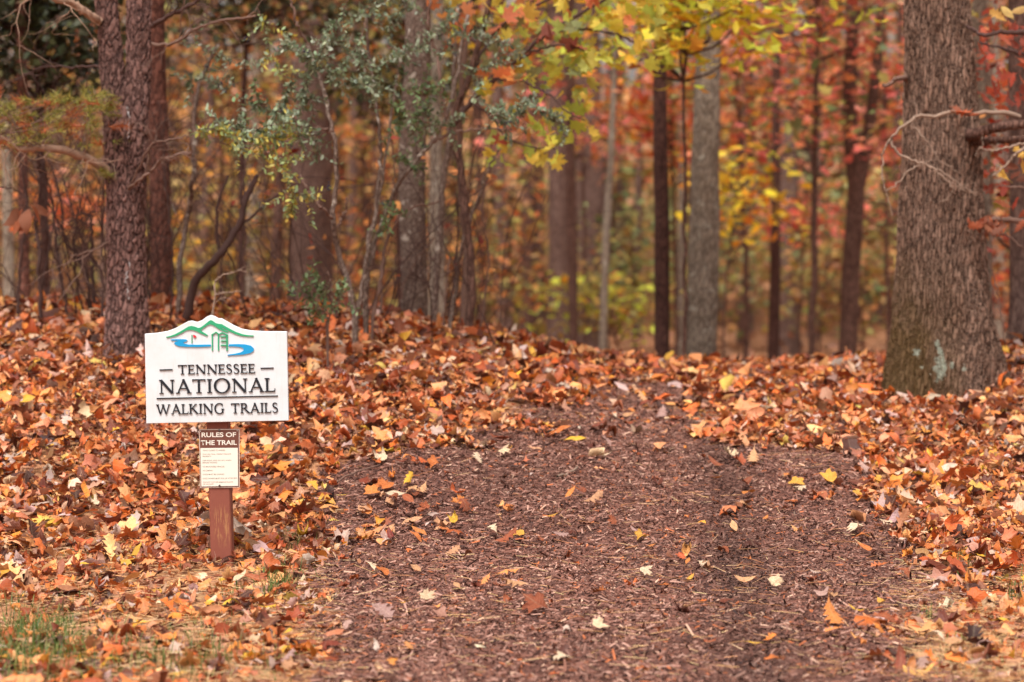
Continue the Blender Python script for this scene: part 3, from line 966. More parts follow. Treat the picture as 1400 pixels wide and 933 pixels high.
# ------------------------------------------------------------------ trail sign
SY = 10.28                       # distance of the board's front face
MPX = SY / F
def build_sign():
    def sign_face():
        m, nt, bs, out = new_mat('white_sign_paint')
        st = noise(nt, coords(nt, (1, 1, 0.08)), 55, 5, 0.7)
        bl = noise(nt, coords(nt), 9, 5, 0.65)
        sp_ = noise(nt, coords(nt), 140, 3, 0.6)
        c = mixc(nt, ramp(nt, bl, [(0.4, (0, 0, 0)), (0.75, (1, 1, 1))]), lin(221, 223, 226), lin(212, 212, 211))
        c = mixc(nt, math_n(nt, 'MULTIPLY', ramp(nt, st, [(0.55, (0, 0, 0)), (0.75, (1, 1, 1))]), 0.35), c, lin(188, 182, 170))
        c = mixc(nt, math_n(nt, 'MULTIPLY', ramp(nt, sp_, [(0.70, (0, 0, 0)), (0.76, (1, 1, 1))]), 0.45), c, lin(160, 150, 138))
        nt.links.new(c, bs.inputs['Base Color'])
        bs.inputs['Roughness'].default_value = 0.5
        b = nd(nt, 'ShaderNodeBump', i_Strength=0.3, i_Distance=0.001)
        nt.links.new(bl, b.inputs['Height'])
        nt.links.new(b.outputs[0], bs.inputs['Normal'])
        return m
    M['sign_white'] = sign_face()
    M['sign_edge'] = plain_mat('sign_letter_black', lin(26, 28, 36), 0.6, 0.1, 30)
    M['sign_green'] = plain_mat('sign_green', lin(48, 160, 112), 0.5, 0.06, 30)
    M['sign_blue'] = plain_mat('sign_blue', lin(20, 150, 206), 0.5, 0.06, 30)
    M['sign_red'] = plain_mat('sign_red', lin(214, 44, 58), 0.5, 0.06, 30)
    M['plate_brown'] = plain_mat('plate_brown', lin(110, 66, 54), 0.5, 0.08, 20)
    M['plate_white'] = plain_mat('plate_white', lin(236, 228, 214), 0.5, 0.04, 60)
    M['plate_edge'] = plain_mat('plate_rim', lin(206, 186, 172), 0.5, 0.08, 60)
    M['print'] = plain_mat('plate_print', lin(160, 138, 124), 0.6, 0.05, 30)
    M['metal'] = plain_mat('screw_metal', lin(92, 84, 80), 0.35, 0.2, 90)
    # painted post: red brown with a scraped pale patch of bare wood
    m, nt, bs, out = new_mat('painted_post')
    v = coords(nt, (1, 1, 0.12))
    n = noise(nt, v, 160, 4, 0.7)
    c = mixc(nt, noise(nt, coords(nt), 12, 4, .6), lin(122, 62, 48), lin(148, 82, 64))
    sep = nt.nodes.new('ShaderNodeSeparateXYZ')
    nt.links.new(nd(nt, 'ShaderNodeTexCoord').outputs['Object'], sep.inputs[0])
    def band(sock, c0, hw):
        k = math_n(nt, 'ABSOLUTE', math_n(nt, 'SUBTRACT', sock, c0))
        mr = nd(nt, 'ShaderNodeMapRange')
        mr.inputs['From Min'].default_value = hw
        mr.inputs['From Max'].default_value = hw * .35
        nt.links.new(k, mr.inputs['Value'])
        return mr.outputs[0]
    k = math_n(nt, 'MULTIPLY', band(sep.outputs['Z'], 0.18, 0.10), band(sep.outputs['X'], -0.012, 0.05))
    k = math_n(nt, 'MULTIPLY', k, ramp(nt, n, [(0.50, (0, 0, 0)), (0.60, (1, 1, 1))]))
    c = mixc(nt, math_n(nt, 'MULTIPLY', k, .5), c, lin(190, 142, 88))
    edge = ramp(nt, noise(nt, v, 60, 5, .7), [(0.66, (0, 0, 0)), (0.72, (1, 1, 1))])
    c = mixc(nt, math_n(nt, 'MULTIPLY', edge, .5), c, lin(170, 116, 92))
    nt.links.new(c, bs.inputs['Base Color'])
    bs.inputs['Roughness'].default_value = 0.7
    b = nd(nt, 'ShaderNodeBump', i_Strength=.5, i_Distance=.002)
    nt.links.new(n, b.inputs['Height'])
    nt.links.new(b.outputs[0], bs.inputs['Normal'])
    M['post'] = m

    base = on_ground(305, 781)
    base[1] = SY + 0.09
    base[2] = float(zg(base[0], base[1]))
    root = thing('trail_sign', base, 'white trail name sign on a scuffed red brown wooden post with rules plate', 'sign')
    FN = np.array([0, -1.0, 0])
    def Q(u, v, off=0.0):
        return at(u, v, SY) + FN * off
    # post
    mb = MB(base)
    pw = 0.046
    ctop, cbot = at(295.5, 470, SY + 0.075), at(305.6, 800, SY + 0.075)
    vs = []
    for c in (cbot, ctop):
        for sx, sy_, bx in ((-1, -1, .005), (1, -1, .005), (1, 1, .005), (-1, 1, .005)):
            if sx * sy_ > 0:
                vs += [c + (sx * pw, sy_ * (pw - bx), 0), c + (sx * (pw - bx), sy_ * pw, 0)]
            else:
                vs += [c + (sx * (pw - bx), sy_ * pw, 0), c + (sx * pw, sy_ * (pw - bx), 0)]
    V = np.array(vs)
    fs = [(i, (i + 1) % 8, 8 + (i + 1) % 8, 8 + i) for i in range(8)] + [tuple(range(8, 16))]
    mb.add(V, fs)
    post = mb.build('post', M['post'], root, False)
    # board
    top = [(197.7, 456.8), (214, 455.6), (228, 453.2), (240, 448.8), (250, 443.2), (257, 439.6), (262, 438.9), (269, 440.8), (276, 438), (283, 433), (288, 431.1), (293, 432.8), (298, 435.6), (303, 435.9), (310, 440), (320, 445.6), (330, 450), (341, 452.2), (360, 453.4), (392.2, 453.6)]
    outline = top + [(394.6, 575.4), (200.0, 579.4)]
    mb = MB(base)
    mb.prism([Q(u, v) for u, v in outline], (0, 1, 0), 0.028)
    board = mb.build('board', M['sign_white'], root, False)
    bev = board.modifiers.new('bevel', 'BEVEL')
    bev.width = 0.002
    bev.segments = 2
    def relief(name, outlines, mat, parent, h=0.005):
        mb = MB(base)
        for k, pts in enumerate(outlines):
            mb.prism([Q(u, v, -0.0005) for u, v in pts][::-1], FN, h + 0.00025 * k)
        return mb.build(name, mat, parent, False)
    Z = lambda pts: [(225 + x / 10, 425 + y / 10) for x, y in pts]
    def stroke(p, q, w0, w1=None):
        w1 = w0 if w1 is None else w1
        p, q = np.array(p, float), np.array(q, float)
        d = (q - p) / (np.linalg.norm(q - p) + 1e-9)
        nn = np.array([-d[1], d[0]])
        return [tuple(p + nn * w0 / 2), tuple(q + nn * w1 / 2), tuple(q - nn * w1 / 2), tuple(p - nn * w0 / 2)]
    mountain = [(22, 356), (80, 345), (150, 318), (230, 275), (290, 238), (330, 215), (370, 208), (420, 220), (460, 237), (500, 225), (560, 180), (600, 145), (632, 128), (660, 140), (700, 170), (740, 180), (780, 183), (830, 212), (900, 252), (980, 292), (1060, 320), (1130, 333), (1218, 340), (1215, 354), (1120, 352), (1040, 342), (960, 316), (880, 278), (800, 238), (772, 230), (788, 246), (872, 288), (865, 300), (800, 278), (740, 248), (690, 213), (650, 192), (620, 187), (580, 202), (530, 237), (495, 268), (520, 290), (592, 333), (580, 346), (540, 328), (490, 308), (440, 283), (390, 265), (340, 262), (290, 273), (230, 308), (160, 343), (90, 362), (25, 368)]
    relief('mountain_emblem', [Z(mountain)], M['sign_green'], board)
    r1 = [(85, 393), (200, 388), (290, 392), (312, 405), (300, 420), (258, 432), (265, 450), (320, 462), (420, 465), (632, 462), (632, 490), (450, 497), (300, 494), (200, 487), (150, 467), (132, 445), (150, 424), (200, 412), (90, 406)]
    r2 = [(878, 460), (1000, 456), (1100, 460), (1180, 478), (1220, 515), (1217, 552), (1170, 582), (1080, 600), (960, 608), (862, 614), (865, 600), (960, 588), (1040, 570), (1080, 545), (1080, 515), (1040, 498), (980, 490), (878, 487)]
    relief('river_emblem', [Z(r1)], M['sign_blue'], board)
    relief('river_emblem', [Z(r2)], M['sign_blue'], board)
    tw = [stroke((652, 325), (655, 545), 17), stroke((737, 318), (737, 545), 17), stroke((855, 330), (855, 545), 22), stroke((642, 332), (703, 294), 14), stroke((703, 294), (742, 322), 14), stroke((738, 326), (790, 300), 14),
          stroke((790, 300), (866, 338), 14), stroke((765, 357), (846, 355), 13), stroke((770, 414), (846, 413), 13), stroke((768, 474), (846, 473), 13)]
    relief('tower_emblem', [Z(s) for s in tw], M['sign_green'], board, 0.0052)
    relief('flag_pole_emblem', [Z(stroke((374, 330), (374, 446), 11))], M['sign_green'], board)
    relief('flag_emblem', [Z([(388, 342), (398, 328), (420, 338), (436, 356), (426, 362), (414, 376), (398, 360)])], M['sign_red'], board)
    # --- serif capitals, cap height 1, drawn as thick and thin strokes
    TK, TN, SF = 0.135, 0.075, 0.055
    def arc(cx, cy, rx, ry, a0, a1, n, wf):
        A = np.radians(np.linspace(a0, a1, n))
        P = np.stack([cx + rx * np.cos(A), cy + ry * np.sin(A)], 1)
        return ribbon(P, [wf(a) for a in A])
    def ribbon(P, W):
        P = np.asarray(P, float)
        T = np.gradient(P, axis=0)
        T /= np.linalg.norm(T, axis=1)[:, None] + 1e-9
        N = np.stack([-T[:, 1], T[:, 0]], 1)
        W = np.asarray(W)[:, None] / 2
        L_, R_ = P + N * W, P - N * W
        return [[tuple(L_[i]), tuple(L_[i + 1]), tuple(R_[i + 1]), tuple(R_[i])] for i in range(len(P) - 1)]
    def ribbon1(P, W):
        P = np.asarray(P, float)
        T = np.gradient(P, axis=0)
        T /= np.linalg.norm(T, axis=1)[:, None] + 1e-9
        N = np.stack([-T[:, 1], T[:, 0]], 1)
        W = np.asarray(W)[:, None] / 2
        return [[tuple(p) for p in (P + N * W)] + [tuple(p) for p in (P - N * W)[::-1]]]
    def ser(x, y, w=0.26):
        return stroke((x - w / 2, y), (x + w / 2, y), SF)
    def stem(x, t=TK):
        return [stroke((x, 0), (x, 1), t), ser(x, .0275, t + .16), ser(x, .9725, t + .16)]
    wtn = lambda a: TN + (TK + .01 - TN) * abs(math.cos(a)) ** 1.3
    def ring(cx, rx):
        A = np.radians(np.linspace(0, 360, 37))
        P = np.stack([cx + rx * np.cos(A), .5 + .515 * np.sin(A)], 1)
        return ribbon(P, [wtn(a) for a in A])
    G = {}
    G['T'] = (.80, [stroke((.40, 0), (.40, .97), TK), ser(.40, .0275, .32), stroke((0, .96), (.80, .96), .08), stroke((.025, .99), (.025, .80), .05, .03), stroke((.775, .99), (.775, .80), .05, .03)])
    G['E'] = (.60, stem(.12) + [stroke((.1, .962), (.55, .962), .075), stroke((.1, .52), (.48, .52), .07), stroke((.1, .038), (.60, .038), .075), stroke((.54, .99), (.54, .82), .05, .03), stroke((.585, .01), (.60, .2), .05, .03), stroke((.47, .44), (.47, .62), .04)])
    G['L'] = (.60, stem(.12) + [stroke((.1, .038), (.58, .038), .075), stroke((.565, .01), (.59, .24), .055, .03)])
    G['I'] = (.28, stem(.14))
    G['N'] = (.92, [stroke((.13, 0), (.13, .95), TN), stroke((.10, .99), (.80, .0), TK + .02), stroke((.80, 0), (.80, 1), TN), ser(.13, .0275, .25), ser(.80, .9725, .25), ser(.07, .9725, .16)])
    G['A'] = (.88, [stroke((.10, 0), (.46, 1.0), TN), stroke((.43, 1.02), (.80, 0), TK + .01), stroke((.2, .35), (.64, .35), .065), ser(.10, .0275, .24), ser(.79, .0275, .28)])
    G['O'] = (1.02, ring(.51, .43))
    sp = [(.47, .82), (.40, .93), (.28, .985), (.15, .95), (.085, .84), (.085, .72), (.15, .61), (.27, .53), (.40, .44), (.475, .33), (.475, .18), (.40, .06), (.26, .01), (.12, .06), (.045, .20)]
    sw = [.05, .07, .08, .085, .10, .115, .13, .145, .135, .12, .105, .09, .08, .07, .05]
    G['S'] = (.55, ribbon1(smooth_path(np.array([(a, b, 0) for a, b in sp]), 29)[:, :2], np.interp(np.linspace(0, 14, 29), range(15), sw)))
    G['W'] = (1.30, [stroke((.10, .99), (.38, 0), TK), stroke((.38, 0), (.66, .99), TN), stroke((.62, .99), (.92, 0), TK), stroke((.92, 0), (1.20, .99), TN), ser(.10, .9725, .26), ser(.62, .9725, .24), ser(1.20, .9725, .22)])
    G['K'] = (.82, stem(.12) + [stroke((.16, .46), (.60, .96), TN), stroke((.30, .58), (.76, .02), TK), ser(.60, .9725, .22), ser(.76, .0275, .2)])
    Ag = np.radians(np.linspace(48, 318, 28))
    G['G'] = (.95, ribbon1(np.stack([.50 + .42 * np.cos(Ag), .5 + .515 * np.sin(Ag)], 1), [wtn(a) for a in Ag]) + [stroke((.80, .05), (.80, .44), TK), ser(.80, .44, .28), stroke((.765, .98), (.775, .72), .05, .03)])
    Ar = np.radians(np.linspace(90, -90, 16))
    G['R'] = (.78, stem(.12) + ribbon1(np.stack([.30 + .24 * np.cos(Ar), .735 + .235 * np.sin(Ar)], 1), [wtn(a) for a in Ar]) + [stroke((.1, .965), (.32, .965), .07), stroke((.1, .505), (.32, .505), .065), stroke((.32, .52), (.76, .02), TK), ser(.76, .0275, .18)])
    GAP = .11
    def line(text, u0, u1, vb0, vb1, cap, lname):
        tot = sum((G[c][0] if c != ' ' else .42) for c in text) + GAP * (len(text) - 1)
        sx = (u1 - u0) / tot
        cx = 0.0
        for ch in text:
            if ch == ' ':
                cx += .42 + GAP
                continue
            w, polys = G[ch]
            outs = []
            for pts in polys:
                q = []
                for x, y in pts:
                    uu = u0 + (cx + x) * sx
                    t = (uu - u0) / (u1 - u0)
                    q.append((uu - (y * cap) * 0.02, vb0 + (vb1 - vb0) * t - y * cap))
                outs.append(q)
            mb = MB(base)
            for k, pts in enumerate(outs):
                P = [Q(a, b, -0.0005) for a, b in pts]
                # keep a consistent winding so every cap faces out
                ar = sum(pts[i][0] * pts[(i + 1) % len(pts)][1] - pts[(i + 1) % len(pts)][0] * pts[i][1] for i in range(len(pts)))
                mb.prism(P if ar < 0 else P[::-1], FN, 0.0052 + 0.00018 * (k % 5) + 0.00004 * k)
            mb.build('letter', M['sign_edge'], board, False)
            cx += w + GAP
    line('TENNESSEE', 243.5, 348.6, 511.9, 510.2, 12.7, 'tennessee')
    line('NATIONAL', 218.0, 376.2, 538.4, 535.6, 18.8, 'national')
    line('WALKING TRAILS', 214.0, 380.2, 566.6, 564.0, 13.4, 'walking')
    relief('rule_line', [stroke((214.2, 545.0), (380, 541.4), 1.5, 1.2)], M['sign_edge'], board)
    relief('dash_line', [stroke((218.2, 506.0), (236, 505.4), 1.5)], M['sign_edge'], board)
    relief('dash_line', [stroke((356.2, 503.8), (374, 503.2), 1.5)], M['sign_edge'], board)
    # rules plate
    PYO = 0.028 + 0.004       # lies on the post face, behind the board's front plane
    def PQ(u, v, off):
        return at(u, v, SY + 0.0275) + FN * off
    def X(x, y):
        return (260 + x / 9.325, 580 + y / 9.325)
    def sheet(name, pts, off, h, mat, parent):
        mb = MB(base)
        mb.prism([PQ(*X(*p), off) for p in pts][::-1], FN, h)
        return mb.build(name, mat, parent, False)
    plate = sheet('rules_plate', [(112, 72), (118, 66), (622, 62), (630, 68), (632, 800), (626, 808), (136, 816), (128, 810)], 0.0, 0.003, M['plate_edge'], root)
    sheet('brown_panel', [(122, 76), (619, 72), (622, 799), (136, 806)], 0.0032, 0.0008, M['plate_brown'], plate)
    sheet('white_panel', [(132, 306), (608, 302), (612, 787), (144, 795)], 0.0043, 0.0006, M['plate_white'], plate)
    for (cx_, cy_) in ((372, 78), (376, 783)):
        mb = MB(base)
        c = PQ(*X(cx_, cy_), 0.0048)
        mb.tube([c, c + FN * .003, c + FN * .004], [.0045, .0045, .0025], 10)
        mb.build('screw', M['metal'], plate, True)
    for (cx_, cy_) in ((134, 92), (600, 86)):
        mb = MB(base)
        c = PQ(*X(cx_, cy_), 0.0042)
        mb.tube([c, c + FN * .001], [.0018, .0018], 8)
        mb.build('rivet', M['plate_white'], plate, True)
    def text(s, x0, x1, y0, y1, mat, name, bold=0.0, off=0.0046, shear=-0.008):
        cu = bpy.data.curves.new(name, 'FONT')
        cu.body = s
        cu.size = 1.0
        cu.offset = bold
        to = bpy.data.objects.new(name, cu)
        COL.objects.link(to)
        bpy.context.view_layer.update()
        me = bpy.data.meshes.new_from_object(to.evaluated_get(bpy.context.evaluated_depsgraph_get()))
        bpy.data.objects.remove(to)
        n = len(me.vertices)
        co = np.zeros(n * 3, np.float32)
        me.vertices.foreach_get('co', co)
        co = co.reshape(-1, 3)
        mn, mx = co.min(0), co.max(0)
        xx = x0 + (co[:, 0] - mn[0]) / (mx[0] - mn[0]) * (x1 - x0)
        yy = y1 + (co[:, 1] - mn[1]) / (mx[1] - mn[1]) * (y0 - y1) + (xx - x0) * shear
        uu, vv = X(xx, yy)
        W = np.stack(PQ(uu, vv, 0), 1) if False else at(uu, vv, SY + 0.0275).T + FN * off
        W = W - base
        me.vertices.foreach_set('co', W.astype(np.float32).ravel())
        me.materials.clear()
        me.materials.append(mat)
        me.update()
        o = link(name, me, plate)
        return o
    text('RULES OF', 146, 586, 107, 167, M['plate_white'], 'heading_lettering', 0.022)
    text('THE TRAIL', 137, 596, 207, 268, M['plate_white'], 'heading_lettering', 0.022)
    rows = [('TRAILS CLOSED TO HORSES', 160, 445, 326, 344), ('STAY ON TRAIL, RESPECT PRIVATE', 160, 522, 376, 394), ('PROPERTY', 160, 270, 403, 420), ('KEEP RIGHT, PASS ON LEFT, WARN', 160, 524, 456, 474), ('BEFORE PASSING', 160, 346, 483, 500),
            ('NO MOTORIZED VEHICLES', 162, 438, 534, 552), ('NO CAMPING', 162, 288, 584, 601), ('DOGS MUST BE LEASHED', 162, 436, 632, 649), ('DOG OWNERS MUST PICK UP AFTER PETS', 162, 600, 684, 702), ('DO NOT CUT OR REMOVE PLANTS', 164, 548, 732, 750), ('OR WILDLIFE', 164, 298, 758, 774)]
    for s, x0, x1, y0, y1 in rows:
        text(s, x0, x1, y0, y1, M['print'], 'rule_lettering', 0.01, 0.0054)
build_sign()

# ------------------------------------------------------------------ trees
def leaf_mesh(name, P, dirs_up, size, C, rng, low=True, flat=0.7, templates=None, mat=None):
    n = len(P)
    T = templates or leaf_variants(rng, ['oval', 'maple'], 3, 0.6)
    Rm = rot_mats(rng.uniform(0, 6.283, n), np.abs(rng.normal(0, flat, n)), rng.uniform(0, 6.283, n))
    V, Fc, Cc = scatter(T, P, size, Rm, C, rng)
    return mesh_from(name, V, Fc, mat or M['leaf_tree'], True, Cc)

KITE = [(np.array([(0, 0, 0), (.34, .5, .08), (0, 1, 0), (-.34, .5, .08)], float), np.array([(0, 1, 2), (0, 2, 3)])),
        (np.array([(0, 0, 0), (.42, .55, -.1), (0, 1, .1), (-.42, .45, -.08)], float), np.array([(0, 1, 2), (0, 2, 3)])),
        (np.array([(0, 0, 0), (.25, .4, .12), (.05, 1, .1), (-.3, .6, .05)], float), np.array([(0, 1, 2), (0, 2, 3)]))]

AUT = {'coral': [(232, 142, 122), (226, 122, 106), (238, 160, 132), (212, 112, 98), (234, 148, 106)],
       'redorange': [(210, 116, 84), (228, 132, 88), (202, 96, 78), (234, 154, 96), (184, 88, 72)],
       'orange': [(230, 148, 78), (220, 130, 72), (234, 168, 90), (206, 118, 74)],
       'yellow': [(238, 214, 62), (232, 206, 60), (220, 216, 80), (240, 178, 62), (196, 204, 76), (206, 212, 80)],
       'yelloworange': [(236, 176, 50), (232, 152, 48), (226, 192, 66), (222, 128, 46)],
       'olive': [(156, 146, 80), (174, 158, 82), (138, 134, 80), (188, 158, 82), (158, 124, 76)],
       'green': [(122, 136, 86), (138, 150, 94), (110, 122, 80), (160, 164, 104)],
       'brownorange': [(178, 126, 84), (160, 108, 76), (196, 138, 82), (142, 100, 76), (174, 140, 86)],
       'pink': [(226, 136, 128), (216, 120, 114), (232, 158, 142)],
       'rust': [(172, 66, 38), (150, 56, 36), (196, 86, 44), (126, 46, 34)],
       'darkgreen': [(58, 64, 40), (70, 76, 46), (82, 82, 50), (48, 52, 36)]}

def high_crowns():
    """a few shared crowns carried above the picture"""
    out = []
    for k, pal in enumerate(['brownorange', 'orange', 'coral', 'olive', 'yelloworange']):
        rng = np.random.default_rng(300 + k)
        mb = MB()
        tips = []
        for i in range(7):
            a = i * 0.9 + rng.uniform(-.3, .3)
            branchy(mb, (0, 0, -rng.uniform(0.2, 2.2)), (math.cos(a), math.sin(a), rng.uniform(.4, 1.2)), rng.uniform(1.3, 2.2), .045, 1, rng, tips=tips)
        lm = mesh_from('limb', np.vstack(mb.v), mb.f, M['brown'], True)
        tp = np.array([t[0] for t in tips])
        n = 620
        P = tp[rng.integers(0, len(tp), n)] + rng.normal(0, .28, (n, 3))
        fm = leaf_mesh('foliage', P, None, rng.uniform(.10, .2, n), pick(AUT[pal], n, rng), rng, templates=KITE)
        out.append((lm, fm))
    return out
CROWNS = high_crowns()

def deeper(Y):
    return Y if Y < 20.4 else 20.4 + (Y - 20.4) * 1.25 + 5.0

def trunk_tree(name, pts, wpx, Y, mat, label, group=None, crown=0, top_h=8.5, fork=None, seg=16, taper=0.86, flare=1.35, cat='tree'):
    """pts: centreline pixels from base upwards; distance Y; wpx = width in pixels at mid height"""
    rng = np.random.default_rng(int(Y * 1000 + pts[0][0]))
    Y = deeper(Y)
    u0 = pts[0][0]
    x0 = float(at(u0, 400, Y)[0])
    base = np.array([x0, Y, float(zg(x0, Y))])
    root = thing(name, base, label, cat, group)
    P3 = [base + (0, 0, -0.08)] + [at(u, v, Y) for u, v in pts[1:]]
    d = P3[-1] - P3[-2] if len(P3) > 2 else np.array([0, 0, 1.0])
    d = d / d[2] if d[2] > 1e-3 else np.array([0, 0, 1.0])
    topz = base[2] + top_h
    last = P3[-1]
    end = last + d * 0.5 * (topz - last[2])
    end[2] = topz
    P3.append(end)
    P = smooth_path(P3, 40)
    r = wpx * Y / F / 2
    h = P[:, 2] - base[2]
    R = r * np.interp(h, [0, .12, .35, 1.2, 3.0, top_h], [flare, 1 + .55 * (flare - 1), 1 + .2 * (flare - 1), 1.0, taper, .35])
    ph = rng.uniform(0, 6.28, 4)
    mb = MB(base)
    mb.tube(P, R, seg, mod=lambda P_, th: 1 + .05 * np.sin(2 * th + ph[0] + P_[:, 2:3] * 1.7) + .03 * np.sin(3 * th + ph[1] - P_[:, 2:3] * 4) + .025 * np.sin(P_[:, 2:3] * 9 + ph[2] + th))
    mb.build('trunk', M[mat], root)
    if fork:
        mb = MB(base)
        Pf = smooth_path([at(u, v, Y) for u, v in fork[0]], 20)
        mb.tube(Pf, np.linspace(fork[1], fork[1] * .7, 20) * Y / F / 2, 12)
        mb.build('branch', M[mat], root)
    if crown is not None:
        lm, fm = CROWNS[crown % len(CROWNS)]
        off = tuple(P[-1] - base)
        for nme, me in (('limb', lm), ('foliage', fm)):
            o = link(nme, me, root, off)
            o.rotation_euler[2] = rng.uniform(0, 6.28)
            if nme == 'foliage':
                o['kind'] = 'stuff'
                o.rotation_euler[2] = root.children[-2].rotation_euler[2] if len(root.children) > 1 else 0
    return root

# --- the double-stemmed pine beside the sign
def build_pine():
    Y = 14.15
    x0 = float(at(174, 470, Y)[0])
    base = np.array([x0, Y, float(zg(x0, Y))])
    root = thing('pine_tree', base, 'forked pine with plated reddish bark standing on the bank behind the sign', 'tree')
    rng = np.random.default_rng(41)
    A = lambda u, v, dy=0: at(u, v, Y + dy)
    ph = rng.uniform(0, 6, 5)
    mod = lambda P_, th: 1 + .05 * np.sin(2 * th + ph[0] + P_[:, 2:3] * 1.3) + .03 * np.sin(5 * th + ph[1] - P_[:, 2:3] * 3) + .02 * np.sin(P_[:, 2:3] * 14 + ph[2] + 2 * th)
    def stem(pts, w, seg, n, name):
        P = smooth_path(pts, n)
        R = np.interp(np.linspace(0, 1, n), np.linspace(0, 1, len(w)), w) * Y / F / 2
        mb = MB(base)
        mb.tube(P, R, seg, mod=mod)
        return mb.build(name, M['pine'], root)
    pa = [base + (0, 0, -.06), A(174, 440), A(173, 400), A(171, 300), A(165, 200), A(155, 110), A(145, 0), A(120, -260), A(90, -700)]
    stem(pa, [66, 57, 51, 49, 43, 33, 29, 25, 14], 130, 520, 'trunk')
    pb = [A(182, 330, .015), A(183, 240, 0), A(185, 170), A(190, 90), A(190, 0), A(196, -260), A(215, -700)]
    stem(pb, [26, 33, 35, 34, 33, 26, 13], 100, 400, 'fork_stem')
    # resin streaks, pale, lying on the bark
    M['resin'] = plain_mat('pale_resin', lin(168, 158, 156), 0.6, .3, 60, .003, 80)
    for pts, w in (([(178, 146), (180, 166), (178, 190)], 5), ([(181, 356), (178, 385), (180, 410)], 6)):
        mb = MB(base)
        q = smooth_path([A(u, v, -.0) for u, v in pts], 26, 0.006, rng)
        rad = 0.118 if pts[0][1] > 300 else 0.10
        q[:, 1] -= rad * .93
        mb.tube(q, w * Y / F / 2 * rng.uniform(.05, .75, 26) ** 1.4, 6)
        mb.build('resin_streak', M['resin'], root)
    # big dead limbs
    def limb(pts, w0, w1, mat, twigs, seed, name='branch'):
        r2 = np.random.default_rng(seed)
        P = smooth_path([A(u, v, dy) for u, v, dy in pts], 30, 0.004, r2)
        mb = MB(base)
        mb.tube(P, np.linspace(w0, w1, 30) * Y / F / 2 * r2.uniform(.85, 1.15, 30), 8)
        tips = []
        for _ in range(twigs):
            i = r2.integers(6, 30)
            d = P[i] - P[i - 2]
            branchy(mb, P[i], d / np.linalg.norm(d) + r2.normal(0, .8, 3), r2.uniform(.15, .5), .0035, 1, r2, bend=.3, tips=tips)
        mb.build(name, M[mat], root)
        return P, tips
    P1, tips1 = limb([(152, 236, -.05), (130, 222, -.12), (95, 208, -.2), (60, 202, -.25), (30, 204, -.3), (5, 190, -.35), (-30, 185, -.4)], 13, 6, 'limb', 16, 1)
    limb([(138, 30, -.05), (118, 18, -.15), (100, 6, -.2), (75, -2, -.3), (40, -20, -.4)], 13, 7, 'limb', 7, 2)
    limb([(176, 258, -.1), (190, 246, -.18), (207, 236, -.2), (218, 222, -.22), (240, 212, -.25), (262, 210, -.3)], 5, 3, 'twig', 8, 3)
    limb([(180, 250, -.08), (205, 200, -.2), (228, 192, -.2), (260, 186, -.2)], 3, 2, 'twig', 5, 4)
    limb([(200, 40, .0), (230, 22, -.1), (262, 6, -.15), (290, -14, -.2)], 7, 4, 'twig_dark', 9, 5)
    limb([(198, 60, .0), (236, 60, -.1), (268, 40, -.15), (305, 28, -.2), (350, 22, -.2)], 5, 3, 'twig', 9, 6)
    limb([(150, 330, -.05), (120, 345, -.1), (96, 350, -.1)], 3, 2, 'twig', 3, 7)
    limb([(150, 90, 0), (110, 92, .2), (60, 92, .3), (20, 110, .4)], 4, 2, 'twig_dark', 8, 8)
    # needle sprays on the long low branch
    r3 = np.random.default_rng(9)
    sprays = []
    for _ in range(140):
        u, v = r3.uniform(-15, 165), r3.uniform(128, 200)
        if u > 60 and v > 175 and r3.random() < .5:
            continue
        sprays.append(A(u, v, r3.uniform(-.5, .1)))
    sprays += [A(142, 236, -.12), A(146, 240, -.12), A(138, 232, -.14), A(150, 150, -.2), A(158, 146, -.2), A(150, 140, -.2), A(160, 158, -.16), A(120, 128, -.2), A(12, 150, -.3), A(30, 140, -.3), A(40, 160, -.3)]
    mb = MB(base)
    Vn, Fn, Cn, off = [], [], [], 0
    for s in sprays:
        j = P1[r3.integers(8, 30)]
        if r3.random() < .5:
            mid = .5 * (s + j) + r3.normal(0, .03, 3)
            mb.tube(smooth_path([j, mid, s], 7), np.linspace(.003, .0016, 7), 4)
        n = 46
        d0 = r3.normal(0, 1, 3); d0[2] = abs(d0[2]) * .5; d0 /= np.linalg.norm(d0)
        st = s + d0 * r3.uniform(-.04, .04, (n, 1))
        d = d0 * .8 + r3.normal(0, .55, (n, 3))
        d /= np.linalg.norm(d, axis=1)[:, None]
        L = r3.uniform(.035, .075, n)[:, None]
        side = np.cross(d, r3.normal(0, 1, (n, 3)))
        side = side / (np.linalg.norm(side, axis=1)[:, None] + 1e-9) * .0021
        Vn.append(np.stack([st - side, st + side, st + d * L], 1).reshape(-1, 3))
        Fn.append(np.arange(n * 3).reshape(n, 3) + off)
        off += 3 * n
        brown = r3.random() < .22
        Cn.append(np.repeat(pick([(170, 96, 56)] if brown else [(142, 140, 66), (160, 152, 72), (124, 124, 60), (176, 160, 86)], n, r3), 3, axis=0))
    mb.build('spray_twigs', M['twig'], root)['kind'] = 'stuff'
    o = link('needles', mesh_from('needles', np.vstack(Vn) - base, np.vstack(Fn), M['grass'], False, np.vstack(Cn)), root)
    o['kind'] = 'stuff'
    # crown out of the picture
    for i, up in ((0, (-.9, 0, 5.0)), (3, (.6, .2, 5.4))):
        lm, fm = CROWNS[3]
        o = link('limb', lm, root, up); o2 = link('foliage', fm, root, up); o2['kind'] = 'stuff'
build_pine()

